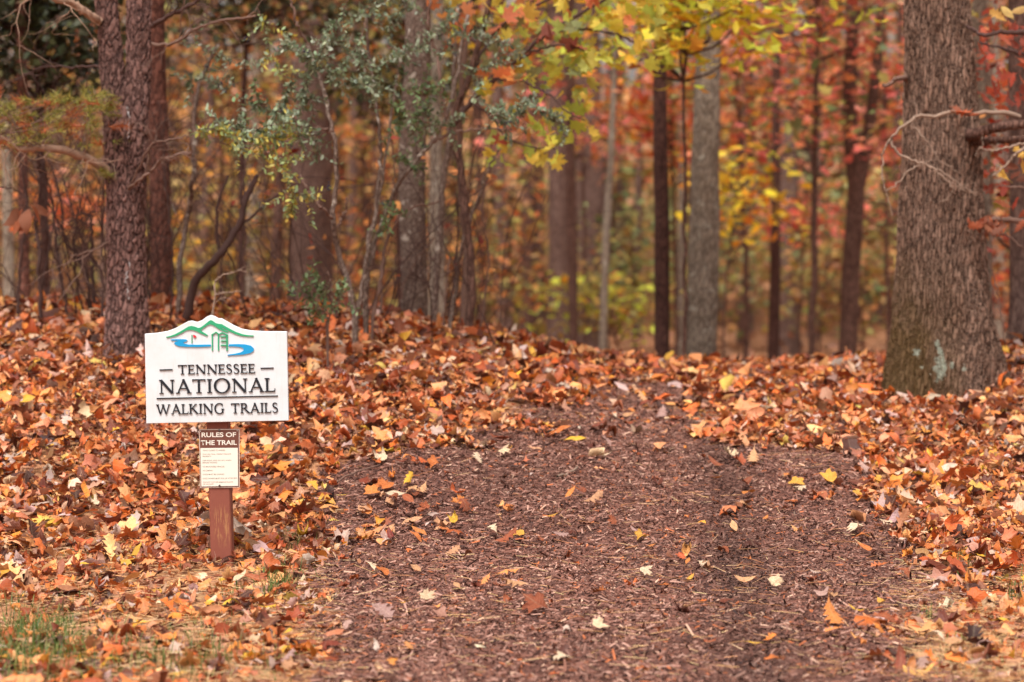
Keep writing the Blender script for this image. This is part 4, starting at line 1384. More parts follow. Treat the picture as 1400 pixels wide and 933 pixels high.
# --- the big oak
def build_oak():
    Y = 14.75
    base = np.array([float(at(1288, 500, Y)[0]), Y, 0.0])
    base[2] = float(zg(base[0], base[1]))
    root = thing('oak_tree', base, 'massive oak with furrowed grey bark and lichen patches at its flared foot', 'tree')
    rng = np.random.default_rng(51)
    A = lambda u, v, dy=0: at(u, v, Y + dy)
    pts = [base + (0, 0, -.10), A(1288, 490), A(1287, 440), A(1286, 360), A(1287, 200), A(1284, 60), A(1280, -80), A(1275, -500), A(1270, -1100)]
    wid = [164, 150, 132, 118, 103, 90, 84, 72, 48]
    n = 540
    P = smooth_path(pts, n)
    # denser rings in view
    R = np.interp(P[:, 2], [p[2] for p in pts], np.array(wid)) * Y / F / 2
    ph = rng.uniform(0, 6.28, 6)
    def mod(P_, th):
        hh = np.clip(P_[:, 2:3] - base[2], 0, 9)
        fl = np.exp(-hh / .17)
        roots = .16 * np.maximum(0, np.sin(3 * th + 2.0)) ** 1.5 + .11 * np.sin(5 * th + ph[1])
        return 1 + fl * roots + .035 * np.sin(2 * th + ph[2] + hh * .8) + .018 * np.sin(7 * th + ph[3] + hh * 2) + .012 * np.sin(hh * 11 + ph[4] + 3 * th)
    # lichen crusts on the foot
    spots = []
    for u, v, w in [(1287, 497, 13), (1285, 508, 14), (1256, 484, 8), (1283, 470, 6), (1286, 480, 7), (1303, 500, 6), (1318, 503, 5), (1262, 503, 4)]:
        c = A(u, v)
        rr = float(np.interp(c[2], [p[2] for p in pts], np.array(wid))) * Y / F / 2
        dx = np.clip((c[0] - A(1287, v)[0]) / rr, -.95, .95)
        q = at(u, v, Y - rr * math.sqrt(1 - dx * dx) * 1.05) - base
        spots.append((float(q[0]), float(q[1]), float(q[2]), w * Y / F / 2 * 1.15))
    M['oak'] = bark_mat('oak_bark', lin(164, 132, 114), lin(52, 35, 29), 0.022, 6.2, 0.036, real=True, moss=(lin(92, 70, 34), 0.95), fine_w=0.36, spots=spots)
    mb = MB(base)
    mb.tube(P, R, 240, mod=mod)
    mb.build('trunk', M['oak'], root)
    # limbs
    def limb(pts, w0, w1, mat, twigs, seed, tl=.25, name='branch', seg=9):
        r2 = np.random.default_rng(seed)
        Pq = smooth_path([A(u, v, dy) for u, v, dy in pts], 34, 0.004, r2)
        mb = MB(base)
        mb.tube(Pq, np.linspace(w0, w1, 34) * Y / F / 2 * r2.uniform(.88, 1.14, 34), seg)
        for _ in range(twigs):
            i = r2.integers(8, 34)
            d = Pq[i] - Pq[i - 2]
            branchy(mb, Pq[i], d / np.linalg.norm(d) + r2.normal(0, .7, 3), tl * r2.uniform(.5, 1.1), .0018, 1, r2, bend=.3)
        mb.build(name, M[mat], root)
        return Pq
    limb([(1318, 185, -.12), (1332, 184, -.25), (1352, 177, -.3), (1378, 172, -.35), (1430, 166, -.3), (1500, 150, -.2)], 17, 11, 'brown', 3, 61)
    limb([(1322, 192, -.1), (1340, 194, -.2), (1365, 192, -.2), (1410, 190, -.2)], 13, 9, 'brown', 2, 62)
    # the pale dead branch that curls back across the trunk
    limb([(1395, 160, -.32), (1362, 154, -.36), (1328, 156, -.40), (1305, 153, -.42), (1280, 159, -.44), (1256, 160, -.46), (1245, 166, -.47), (1232, 176, -.48), (1218, 190, -.48)], 6.5, 3.8, 'twig_pale', 4, 63, .14)
    limb([(1218, 190, -.48), (1222, 202, -.48), (1232, 213, -.49), (1248, 221, -.5), (1264, 224, -.5), (1280, 235, -.52), (1296, 248, -.53), (1300, 258, -.53)], 4.4, 1.6, 'twig_pale', 4, 64, .15)
    limb([(1218, 190, -.48), (1209, 205, -.48), (1206, 222, -.48), (1207, 245, -.49), (1212, 264, -.5), (1220, 298, -.5)], 3.2, 1.0, 'twig_pale', 2, 65, .08)
    limb([(1264, 224, -.5), (1244, 232, -.5), (1228, 250, -.5), (1211, 262, -.5)], 2.4, 1.5, 'twig_pale', 0, 66)
    limb([(1264, 224, -.5), (1290, 236, -.5), (1315, 254, -.5), (1337, 266, -.5)], 2.4, 1.2, 'twig_pale', 2, 67, .12)
    limb([(1242, 170, -.47), (1258, 182, -.5), (1275, 204, -.5), (1285, 220, -.5), (1303, 229, -.5)], 2.2, 1, 'twig_pale', 2, 68, .1)
    limb([(1296, 248, -.53), (1318, 260, -.5), (1336, 268, -.5)], 2, 1, 'twig_pale', 1, 69, .1)
    limb([(1300, 258, -.53), (1301, 264, -.5), (1294, 273, -.5), (1284, 276, -.5)], 1.8, 1, 'twig_pale', 0, 70)
    limb([(1242, 130 - 22, .05), (1236, 107, -.12), (1225, 108, -.2), (1214, 117, -.22), (1206, 116, -.22)], 8, 3.5, 'twig', 0, 71)
    # right hand side twigs, leaves hanging
    L = []
    L.append(limb([(1420, 40, -.2), (1395, 45, -.25), (1370, 44, -.3), (1345, 48, -.3), (1322, 36, -.2)], 8, 4, 'twig_dark', 3, 72))
    L.append(limb([(1420, 78, -.2), (1390, 72, -.25), (1368, 66, -.3), (1340, 58, -.3)], 6, 3, 'twig_dark', 3, 73))
    L.append(limb([(1430, 196, -.5), (1400, 196, -.5), (1370, 204, -.5), (1355, 206, -.5), (1338, 203, -.5)], 4, 1.6, 'twig_pale', 2, 74, .12))
    L.append(limb([(1420, 196, -.5), (1392, 208, -.5), (1376, 226, -.5), (1356, 241, -.5)], 5, 2, 'twig_pale', 2, 75, .1))
    L.append(limb([(1430, 304, -.3), (1400, 303, -.3), (1372, 300, -.3), (1352, 302, -.3), (1338, 314, -.3)], 9, 5, 'twig', 3, 76))
    L.append(limb([(1336, 312, -.3), (1352, 322, -.3), (1375, 322, -.3), (1400, 340, -.3)], 3, 2, 'twig', 1, 77))
    limb([(1345, 310, -.25), (1350, 350, -.25), (1364, 400, -.25), (1374, 470, -.2)], 2, 1.4, 'twig', 0, 78)
    limb([(1340, 300, -.25), (1346, 360, -.25), (1372, 440, -.25), (1375, 475, -.2)], 1.5, 1, 'twig', 0, 79)
    limb([(1420, 258, -.5), (1390, 256, -.5), (1362, 254, -.5)], 2.6, 1.4, 'twig', 0, 80)
    # large leaves, each its own part
    TV, TF = SHAPES['lobed oak']
    r4 = np.random.default_rng(90)
    mv = [mesh_from('leaf', curl(SHAPES[s][0], r4, 1.0), SHAPES[s][1], M['leaf_tree_one'], True) for s in ('lobed oak', 'lobed oak', 'lobed oak', 'oval')]
    from mathutils import Matrix
    def leaf(u, v, dy, pal, size, down=True):
        p = A(u, v, dy) - base
        t = r4.uniform(.9, 2.2) if down else r4.uniform(0, .6)
        Rm = rot_mats(np.array([r4.uniform(0, 6.28)]), np.array([t]), np.array([r4.uniform(0, 6.28)]))[0]
        o = link('leaf', mv[r4.integers(0, 4)], root)
        m4 = Matrix(Rm.tolist()).to_4x4() @ Matrix.Scale(size, 4)
        m4.translation = tuple(p)
        o.matrix_local = m4
        o.color = (*pick(pal, 1, r4)[0], 1)
    rust = [(168, 72, 42), (150, 60, 38), (190, 88, 48), (132, 54, 38)]
    red = [(186, 46, 36), (206, 60, 40), (160, 40, 36), (214, 84, 44)]
    for _ in range(26): leaf(r4.normal(1355, 13), r4.normal(308, 7), -.3 + r4.normal(0, .05), rust, r4.uniform(.07, .12))
    for _ in range(5): leaf(r4.normal(1318, 10), r4.normal(150, 3), -.42, [(206, 96, 52), (184, 76, 44)], r4.uniform(.09, .14), False)
    for _ in range(46): leaf(r4.uniform(1342, 1405), r4.uniform(35, 150), r4.uniform(-.3, .3), red, r4.uniform(.08, .13))
    for _ in range(16): leaf(r4.uniform(1345, 1400), r4.uniform(200, 300), r4.uniform(-.2, .3), red + rust, r4.uniform(.08, .12))
    for u, v in [(1366, 22), (1378, 18), (1396, 14), (1372, 240), (1370, 234), (1396, 210), (1398, 226)]: leaf(u, v, -.45, [(232, 176, 70), (226, 190, 110)], .12)
    for up, k in (((0, 0, 5.4), 0), ((.3, .5, 6.2), 1), ((-.6, .4, 5.8), 0)):
        lm, fm = CROWNS[k]
        link('limb', lm, root, up); link('foliage', fm, root, up)['kind'] = 'stuff'
build_oak()

# --- standing trunks, each with its own place
trunk_tree('pine_tree', [(221, 415), (219, 300), (216, 150), (212, 0)], 28, 16.6, 'pine2', 'slim straight reddish pine standing just behind the forked pine', crown=3, flare=1.15)
trunk_tree('grey_tree', [(424, 418), (426, 300), (428, 150), (430, 0)], 62, 22.5, 'purple', 'wide grey brown trunk behind the leafy privet stems', crown=0, flare=1.2)
trunk_tree('maple_tree', [(566, 432), (565, 330), (563, 240), (568, 120), (572, 0)], 36, 16.7, 'mottled', 'pale mottled trunk rising from the crest of the bank with dark scar at its foot', crown=4, flare=1.12)
trunk_tree('grey_tree', [(598, 430), (597, 300), (596, 150), (598, 0)], 24, 21.0, 'grey', 'thin grey trunk hidden partly by pale slender stems on the crest', crown=1)
trunk_tree('dark_tree', [(906, 490), (905, 350), (903, 200), (902, 60), (903, -40)], 20, 20.2, 'dark', 'straight dark brown trunk beside the pale grey lichened trunk', crown=2, flare=1.12)
trunk_tree('grey_tree', [(959, 490), (962, 350), (965, 200), (968, 60), (970, -40)], 40, 20.3, 'grey', 'pale grey lichened trunk standing in the hollow beyond the crest', crown=4, flare=1.12)
trunk_tree('dark_tree', [(1057, 490), (1060, 350), (1061, 200), (1062, 0)], 15, 23.0, 'dark', 'very thin dark trunk in front of a wide pale brown one beyond the crest', crown=2)
trunk_tree('brown_tree', [(1078, 490), (1078, 350), (1077, 200), (1076, 0)], 30, 34.0, 'purple', 'wide pale brown trunk behind the very thin dark trunk', crown=1)
trunk_tree('dark_tree', [(1158, 470), (1163, 380), (1170, 270), (1162, 160), (1164, 60), (1166, -40)], 25, 21.0, 'brown', 'forked brown trunk among red leaves left of the massive oak', crown=2,
           fork=([(1170, 275), (1182, 220), (1194, 130), (1204, 40), (1208, -60)], 17))
trunk_tree('grey_tree', [(1343, 480), (1343, 330), (1342, 200), (1341, 0)], 26, 19.0, 'grey', 'grey trunk half hidden close behind the massive oak', crown=1)
trunk_tree('mottled_tree', [(1394, 470), (1394, 330), (1393, 200), (1390, 0)], 26, 17.4, 'purple', 'mottled brown trunk on the far side of the oak from the path', crown=0)
trunk_tree('grey_tree', [(766, 480), (765, 350), (764, 200), (762, 0)], 34, 27.0, 'purple', 'wide grey brown trunk beside a thin dark pole in the hollow', crown=3)
trunk_tree('dark_tree', [(785, 480), (783, 350), (780, 200), (780, 0)], 13, 24.0, 'brown', 'thin dark pole between two wide grey brown trunks in the hollow', crown=1)
trunk_tree('brown_tree', [(809, 480), (808, 350), (807, 200), (806, 0)], 44, 32.0, 'purple', 'widest dim brown trunk in the hollow, behind a leaning pole', crown=2)
trunk_tree('grey_tree', [(822, 490), (828, 350), (836, 200), (842, 0)], 11, 23.5, 'grey', 'slender leaning grey pole in front of the widest dim trunk', crown=4)
trunk_tree('brown_tree', [(33, 405), (32, 300), (31, 150), (28, 0)], 15, 19.0, 'pine2', 'thin pinkish trunk on the bank beyond the hanging brown leaf cluster', crown=3)
trunk_tree('grey_tree', [(14, 410), (11, 300), (9, 150), (6, 0)], 17, 22.0, 'grey', 'pale grey trunk beside the thin pinkish one at the end of the bank', crown=0)

FAR = [(660, 14, 30), (692, 20, 36), (722, 26, 33), (870, 12, 38), (932, 9, 30), (1015, 13, 37), (1112, 15, 38), (1132, 10, 33), (1222, 17, 34), (1204, 10, 41), (300, 15, 29), (345, 22, 34), (118, 17, 31), (500, 24, 31), (478, 14, 36), (520, 10, 28),
       (640, 22, 38), (740, 12, 42), (985, 12, 44), (1040, 18, 46), (1180, 22, 46), (80, 14, 38), (260, 12, 36), (375, 16, 27), (850, 18, 47), (1240, 14, 30), (1370, 15, 30), (55, 12, 27), (700, 12, 50), (455, 13, 42), (915, 20, 50), (1100, 20, 52), (320, 18, 46), (575, 18, 40), (140, 20, 44), (790, 14, 52)]
rf = np.random.default_rng(101)
LAND = [(10, 'the pale grey trunk at the bank end'), (174, 'the forked pine'), (216, 'the slim reddish pine'), (300, 'the dark leaning stem'), (426, 'the wide grey trunk by the privet'), (500, 'the open privet'), (565, 'the mottled trunk'), (635, 'the slender crest stems'),
        (766, 'the wide trunk in the hollow'), (808, 'the widest dim trunk'), (905, 'the straight dark trunk'), (962, 'the pale lichened trunk'), (1060, 'the very thin dark trunk'), (1165, 'the forked brown trunk'), (1287, 'the massive oak'), (1394, 'the mottled brown trunk')]
for i, (u, w, Y) in enumerate([f for j, f in enumerate(FAR) if j % 3 != 1 or j < 6]):
    d = rf.normal(0, 8)
    kk = max(j for j in range(len(LAND) - 1) if LAND[j][0] <= u)
    lab = '%s %s trunk deep between %s and %s' % ('thick' if w >= 18 else 'slim', ['brown', 'purplish', 'brown', 'purplish', 'grey'][i % 5], LAND[kk][1].replace('the ', ''), LAND[kk + 1][1].replace('the ', ''))
    trunk_tree('forest_tree', [(u, 470), (u + d * .3, 330), (u + d * .7, 180), (u + d, 20)], w, Y, ['brown', 'purple', 'brown', 'purple', 'grey'][i % 5], lab, 'trunks deep in the autumn wood', crown=i, seg=10)

# --- slender bare stems
def sapling(pts, w0, w1, Y, mat, label, group=None, twigs=6, tl=.35, seed=0, extra=None, name='sapling', tw_r=.0028, leafpal=None, nleaf=0, lsize=.05):
    r2 = np.random.default_rng(seed)
    b = at(pts[0][0], pts[0][1], Y)
    b[2] = float(zg(b[0], b[1]))
    root = thing(name, b, label, 'sapling', group)
    P3 = [b + (0, 0, -.04)] + [at(u, v, Y + r2.normal(0, .04)) for u, v in pts[1:]]
    P = smooth_path(P3, 36, .005, r2)
    mb = MB(b)
    mb.tube(P, np.linspace(w0, w1, 36) * Y / F / 2 * r2.uniform(.92, 1.08, 36), 8)
    mb.build('stem', M[mat], root)
    tips = []
    mb = MB(b)
    if twigs or extra:
        for _ in range(twigs):
            i = r2.integers(6, 36)
            d = P[i] - P[i - 2]
            branchy(mb, P[i], d / np.linalg.norm(d) + r2.normal(0, .6, 3), tl * r2.uniform(.5, 1.2), tw_r, 1, r2, bend=.25, tips=tips)
        for e, ew in (extra or []):
            q = smooth_path([at(u, v, Y) for u, v in e], 20, .004, r2)
            mx = MB(b)
            mx.tube(q, np.linspace(ew, ew * .6, 20) * Y / F / 2, 6)
            mx.build('branch', M[mat], root)
            tips += [(p, None) for p in q[5:]]
        mb.build('twigs', M[mat], root)['kind'] = 'stuff'
    if nleaf and tips:
        tp = np.array([t[0] for t in tips])
        Pn = tp[r2.integers(0, len(tp), nleaf)] + r2.normal(0, .03, (nleaf, 3)) - b
        me = leaf_mesh('foliage', Pn, None, r2.uniform(.6, 1.3, nleaf) * lsize, pick(leafpal, nleaf, r2), r2, templates=leaf_variants(r2, ['oval'], 4, .7))
        link('foliage', me, root)['kind'] = 'stuff'
    return root

sapling([(592, 440), (600, 330), (607, 240), (617, 180), (622, 80), (628, -30)], 10, 6, 16.0, 'mottled', 'pale slender stem standing close to the mottled trunk on the crest', seed=1, twigs=7)
sapling([(632, 436), (637, 350), (630, 260), (628, 190), (634, 90), (645, -40)], 11, 7, 16.2, 'twig', 'slender brown stem on the crest beside a pale bent one', seed=2, twigs=7)
sapling([(612, 445), (622, 400), (633, 330), (648, 290), (664, 240), (690, 190)], 6, 3, 15.6, 'mottled', 'thin pale bent stem leaning towards the path on the crest', seed=3, twigs=4)
sapling([(605, 445), (610, 400), (615, 350)], 3.5, 2, 15.6, 'twig', 'short thin brown shoot between the slender stems on the crest', seed=4, twigs=2, tl=.15)
sapling([(252, 420), (268, 385), (300, 350), (325, 310), (340, 265), (352, 240)], 13, 7, 15.2, 'twig_dark', 'thick dark leaning stem rising from the bank behind the sign', seed=5, twigs=8, extra=[([(318, 320), (345, 295), (375, 270), (405, 250)], 5), ([(300, 350), (296, 310), (300, 270), (312, 240)], 5)])
sapling([(243, 415), (247, 360), (256, 300), (264, 240), (266, 190), (270, 120), (300, 60)], 8, 5, 15.6, 'mottled', 'lichen speckled thin stem between the slim pine and the dark leaning stem', seed=6, twigs=9)
sapling([(288, 432), (294, 402), (300, 380), (318, 372)], 3, 1.6, 13.5, 'twig_pale', 'small pale dead twig standing above the top of the sign', seed=7, twigs=3, tl=.15, extra=[([(294, 404), (312, 400), (330, 398)], 2.2)])
LS = [([(56, 400), (54, 350), (50, 310), (55, 250), (50, 215)], 6), ([(96, 410), (78, 350), (72, 280), (60, 220)], 4), ([(124, 400), (118, 370), (90, 330), (82, 270), (66, 218)], 5), ([(130, 405), (126, 350), (124, 300), (110, 290)], 5), ([(138, 410), (140, 380), (118, 340), (100, 290), (86, 240)], 4),
      ([(20, 405), (30, 340), (36, 280), (25, 200)], 4), ([(115, 408), (100, 340), (112, 260), (104, 190)], 3), ([(212, 420), (200, 380), (204, 330), (200, 260)], 4), ([(232, 418), (236, 340), (226, 250), (222, 180)], 3)]
LSL = ["thick bare dark stem rising straight to the pine's needle branch", 'thin bare stem curving away under the needle branch', 'bare dark stem with a sharp bend between needle branch and forked pine', 'short bare dark stem ending in a hook beside the forked pine',
       'thin bare stem leaning away from the foot of the forked pine', 'thin bare stem beside the thin pinkish trunk', 'wavy hair thin bare stem near the forked pine', 'bare stem in the gap between forked pine and slim reddish pine', 'hair thin bare stem just past the slim reddish pine']
for k, (p, w) in enumerate(LS):
    sapling(p, w, w * .6, 15.3 + .25 * (k % 4), 'twig_dark', LSL[k], 'bare sapling stems around the forked pine', twigs=12, tl=.45, seed=20 + k)
LS2 = [([(330, 415), (335, 340), (330, 260), (345, 180)], 4), ([(365, 418), (372, 350), (360, 280), (372, 200)], 3), ([(395, 420), (397, 350), (400, 250), (398, 190)], 4), ([(520, 430), (526, 340), (540, 260), (534, 180)], 3.5), ([(655, 440), (668, 360), (660, 280), (678, 200)], 3), ([(540, 436), (556, 380), (590, 330), (640, 300)], 3)]
LSL2 = ['thin bare shoot behind the dark leaning stem', 'thin bare shoot next to the edge of the wide grey trunk', 'thin bare shoot standing in front of the wide grey trunk', 'thin bare shoot between open privet and mottled trunk', 'thin bare shoot past the slender crest stems', 'thin bare shoot slanting across the foot of the mottled trunk']
for k, (p, w) in enumerate(LS2):
    sapling(p, w, w * .6, 16 + .3 * (k % 3), 'twig', LSL2[k], 'bare shoots among the privet stems', twigs=12, tl=.4, seed=40 + k, leafpal=AUT['rust'] + AUT['orange'], nleaf=10, lsize=.08)

# --- privet shrub: grey-green leaves in pairs along arching twigs
def privet(name, label, stems, twigs, seed, base_px, Yb):
    r2 = np.random.default_rng(seed)
    b = at(base_px[0], base_px[1], Yb)
    b[2] = float(zg(b[0], b[1]))
    root = thing(name, b, label, 'shrub')
    for pts, w0, w1, Y in stems:
        P = smooth_path([at(u, v, Y + r2.normal(0, .03)) for u, v in pts], 36, .005, r2)
        P[0, 2] = min(P[0, 2], zg(P[0, 0], P[0, 1]) - .02) if pts[0][1] > 395 else P[0, 2]
        mb = MB(b)
        mb.tube(P, np.linspace(w0, w1, 36) * Y / F / 2 * r2.uniform(.9, 1.1, 36), 7)
        mb.build('stem', M['twig'] if w0 < 6 else M['mottled'], root)
    mb = MB(b)
    LP, LD, LC = [], [], []
    bp = []
    for pts, Y, dens, pal, sub in twigs:
        P = smooth_path([at(u, v, Y + r2.normal(0, .08)) for u, v in pts], 40, .003, r2)
        mb.tube(P, np.linspace(.0032, .0014, 40), 4)
        paths = [P]
        for _ in range(sub):
            i = r2.integers(4, 38)
            d = P[i + 1] - P[i]
            q, _d = wander(P[i], d / np.linalg.norm(d) + r2.normal(0, .75, 3), r2.uniform(.08, .22), 8, .14, r2, -.02)
            mb.tube(q, np.linspace(.0018, .001, 9), 4)
            paths.append(q)
        for q in paths:
            ln = np.linalg.norm(np.diff(q, axis=0), axis=1).sum()
            k = max(2, int(ln / .017 * dens))
            t = np.linspace(.08, 1, k)
            for tt in t:
                f = tt * (len(q) - 1)
                i = min(int(f), len(q) - 2)
                p = q[i] + (q[i + 1] - q[i]) * (f - i)
                d = q[i + 1] - q[i]
                d = d / (np.linalg.norm(d) + 1e-9)
                s = np.cross(d, r2.normal(0, 1, 3))
                s /= np.linalg.norm(s) + 1e-9
                for sg in (-1, 1):
                    if r2.random() < .92:
                        LP.append(p)
                        LD.append(d * .6 + s * sg * 1.0 + r2.normal(0, .2, 3))
                        LC.append(pal)
            if r2.random() < .12:
                bp.append(q[-1] + r2.normal(0, .01, (9, 3)))
    mb.build('twigs', M['twig'], root)['kind'] = 'stuff'
    LP, LD = np.array(LP), np.array(LD)
    n = len(LP)
    C = np.zeros((n, 3))
    pals = {'grey': [(138, 148, 122), (120, 132, 106), (160, 168, 144), (104, 116, 90), (130, 142, 110)], 'yellowgreen': [(160, 170, 106), (148, 162, 114), (192, 180, 92), (136, 152, 116), (210, 190, 92), (150, 160, 124)], 'green': [(108, 128, 84), (92, 112, 74), (126, 144, 98)]}
    LC = np.array(LC)
    for k, pl in pals.items():
        m_ = LC == k
        if m_.any():
            C[m_] = pick(pl, int(m_.sum()), r2)
    # frame per leaf: y along LD
    yv = LD / np.linalg.norm(LD, axis=1)[:, None]
    up = np.array([0, 0, 1.0]) + r2.normal(0, .5, (n, 3))
    xv = np.cross(yv, up); xv /= np.linalg.norm(xv, axis=1)[:, None] + 1e-9
    zv = np.cross(xv, yv)
    Rm = np.stack([xv, yv, zv], 2)
    T0 = strip_leaf([(0, .02, 0), (.3, .22, .02), (.62, .23, .02), (.87, .11, 0), (1, .02, 0)])
    T = [(curl(T0[0], r2, .35), T0[1][:-2]) for _ in range(4)]
    for t in T: t[0][:, 1] += .45
    V, Fc, Cc = scatter(T, LP - b, r2.uniform(.024, .046, n), Rm, C, r2)
    link('foliage', mesh_from('foliage', V, Fc, M['leaf_tree'], True, Cc), root)['kind'] = 'stuff'
    if bp:
        M.setdefault('berry', plain_mat('blue_black_berry', lin(38, 42, 62), .4, .2, 60))
        mb = MB(b)
        for p in np.vstack(bp):
            mb.tube([p + (0, 0, -.0045), p + (0, 0, -.002), p + (0, 0, .002), p + (0, 0, .0045)], [.001, .0042, .0042, .001], 6)
        mb.build('berries', M['berry'], root)['kind'] = 'stuff'
    print(name, 'leaves', n)

g, yg, gr = 'grey', 'yellowgreen', 'green'
privet('privet_shrub', 'tall privet with drooping grey green leafy sprays and dark berries behind the sign',
       [([(486, 440), (478, 395), (462, 340), (455, 300), (460, 240), (456, 180), (440, 120), (420, 60)], 9, 5, 14.6),
        ([(486, 440), (495, 390), (505, 330), (514, 280), (520, 220), (518, 170), (508, 100), (500, 20)], 7, 4, 14.8),
        ([(455, 300), (440, 285), (425, 265), (410, 240)], 4, 3, 14.5), ([(462, 310), (472, 290), (474, 270)], 4, 2, 14.6),
        ([(420, 60), (405, 30), (392, -20)], 4, 3, 14.4), ([(456, 180), (430, 175), (400, 190), (360, 210), (320, 205)], 4, 2.4, 14.0)],
       [([(352, 10), (362, 45), (372, 80), (385, 105)], 13.8, .8, yg, 5), ([(478, -5), (462, 30), (446, 60), (432, 85)], 13.6, 1.0, g, 5),
        ([(380, 62), (400, 64), (415, 76), (432, 88)], 13.7, 1.2, g, 7), ([(410, 92), (432, 92), (455, 98), (482, 112), (498, 116)], 13.7, 1.3, g, 11),
        ([(500, 30), (490, 60), (470, 90), (450, 112)], 13.9, .9, g, 6), ([(425, 90), (418, 120), (414, 145), (396, 165)], 13.7, 1.2, g, 9),
        ([(400, 100), (392, 130), (380, 160), (366, 178)], 13.7, 1.1, g, 8), ([(262, 180), (290, 176), (330, 186), (370, 190), (398, 182)], 13.5, 1.4, yg, 16),
        ([(280, 170), (310, 170), (350, 175), (395, 168), (430, 178)], 13.6, 1.2, g, 12), ([(300, 195), (330, 205), (360, 214), (390, 222)], 13.5, 1.0, yg, 9),
        ([(360, 205), (385, 230), (398, 255), (400, 280), (402, 296)], 13.45, 1.0, yg, 7), ([(395, 262), (415, 266), (438, 272)], 13.45, .8, yg, 4),
        ([(248, 60), (270, 62), (300, 75), (330, 92)], 14.4, .9, g, 6), ([(255, 110), (275, 106), (290, 118), (300, 116)], 14.4, 1.0, g, 6),
        ([(420, 60), (450, 55), (480, 70), (510, 96)], 14.0, .9, g, 8), ([(430, 150), (425, 175), (436, 200), (430, 220)], 13.8, .8, g, 5),
        ([(320, 130), (345, 140), (368, 150), (390, 150)], 14.0, .8, g, 6), ([(345, 100), (350, 125), (360, 145), (380, 158)], 14.0, .7, gr, 6)],
       401, (486, 440), 14.6)
privet('privet_shrub', 'open privet with pale stems and sparse grey green leaves near the mottled trunk',
       [([(500, 450), (500, 400), (508, 350), (528, 290), (560, 230), (590, 195), (610, 160), (625, 100), (640, 20)], 8, 5, 14.9),
        ([(503, 448), (496, 400), (505, 340), (516, 280), (530, 200), (540, 120), (560, 40)], 6, 3, 15.0),
        ([(508, 440), (520, 380), (530, 330), (555, 290), (600, 275)], 5, 2.6, 14.9), ([(610, 160), (602, 110), (596, 70), (585, 40), (588, 0)], 5, 4, 14.8),
        ([(590, 195), (620, 182), (660, 176), (700, 178)], 4, 2, 14.6)],
       [([(505, 98), (530, 84), (560, 72), (582, 66)], 14.2, 1.2, g, 8), ([(530, 140), (545, 150), (550, 165)], 14.2, 1.3, gr, 6), ([(540, 118), (560, 122), (585, 122), (600, 126)], 14.3, .9, gr, 6),
        ([(470, 120), (500, 110), (520, 120), (545, 130)], 14.3, .9, g, 8), ([(550, 180), (575, 175), (600, 172), (620, 165)], 14.6, 1.0, g, 8), ([(540, 210), (560, 225), (575, 250)], 14.8, .8, gr, 6),
        ([(600, 70), (620, 50), (645, 46), (668, 60)], 14.5, .9, g, 9), ([(580, 20), (560, 10), (540, 20), (530, 40)], 14.4, .9, g, 7), ([(630, 100), (650, 95), (670, 90), (690, 60)], 14.4, 1.0, g, 8),
        ([(668, 160), (690, 155), (705, 160), (718, 150)], 14.2, 1.4, g, 7), ([(640, 130), (660, 140), (680, 158), (700, 166)], 14.3, .9, g, 6), ([(730, 150), (750, 155), (762, 165)], 14.2, 1.2, g, 5),
        ([(485, 30), (500, 15), (520, 5), (545, -5)], 14.3, .8, g, 7), ([(560, 300), (545, 290), (530, 300), (520, 320)], 14.8, .8, gr, 5), ([(590, 130), (585, 150), (570, 160)], 14.5, 1.0, gr, 5), ([(630, 20), (610, 30), (600, 50)], 14.5, .9, g, 6)],
       402, (500, 450), 14.9)
privet('privet_shrub', 'low young privet with small dark leaves growing from the litter above the sign',
       [([(448, 440), (440, 415), (428, 390)], 3, 2, 13.9), ([(448, 440), (455, 405), (448, 372)], 3, 2, 13.9)],
       [([(440, 425), (425, 405), (412, 392)], 13.8, .8, gr, 5), ([(448, 430), (440, 400), (432, 376)], 13.8, .8, gr, 5), ([(450, 430), (462, 405), (470, 392)], 13.8, .7, gr, 4), ([(446, 436), (430, 425), (418, 422)], 13.8, .7, gr, 4)],
       403, (448, 440), 13.9)

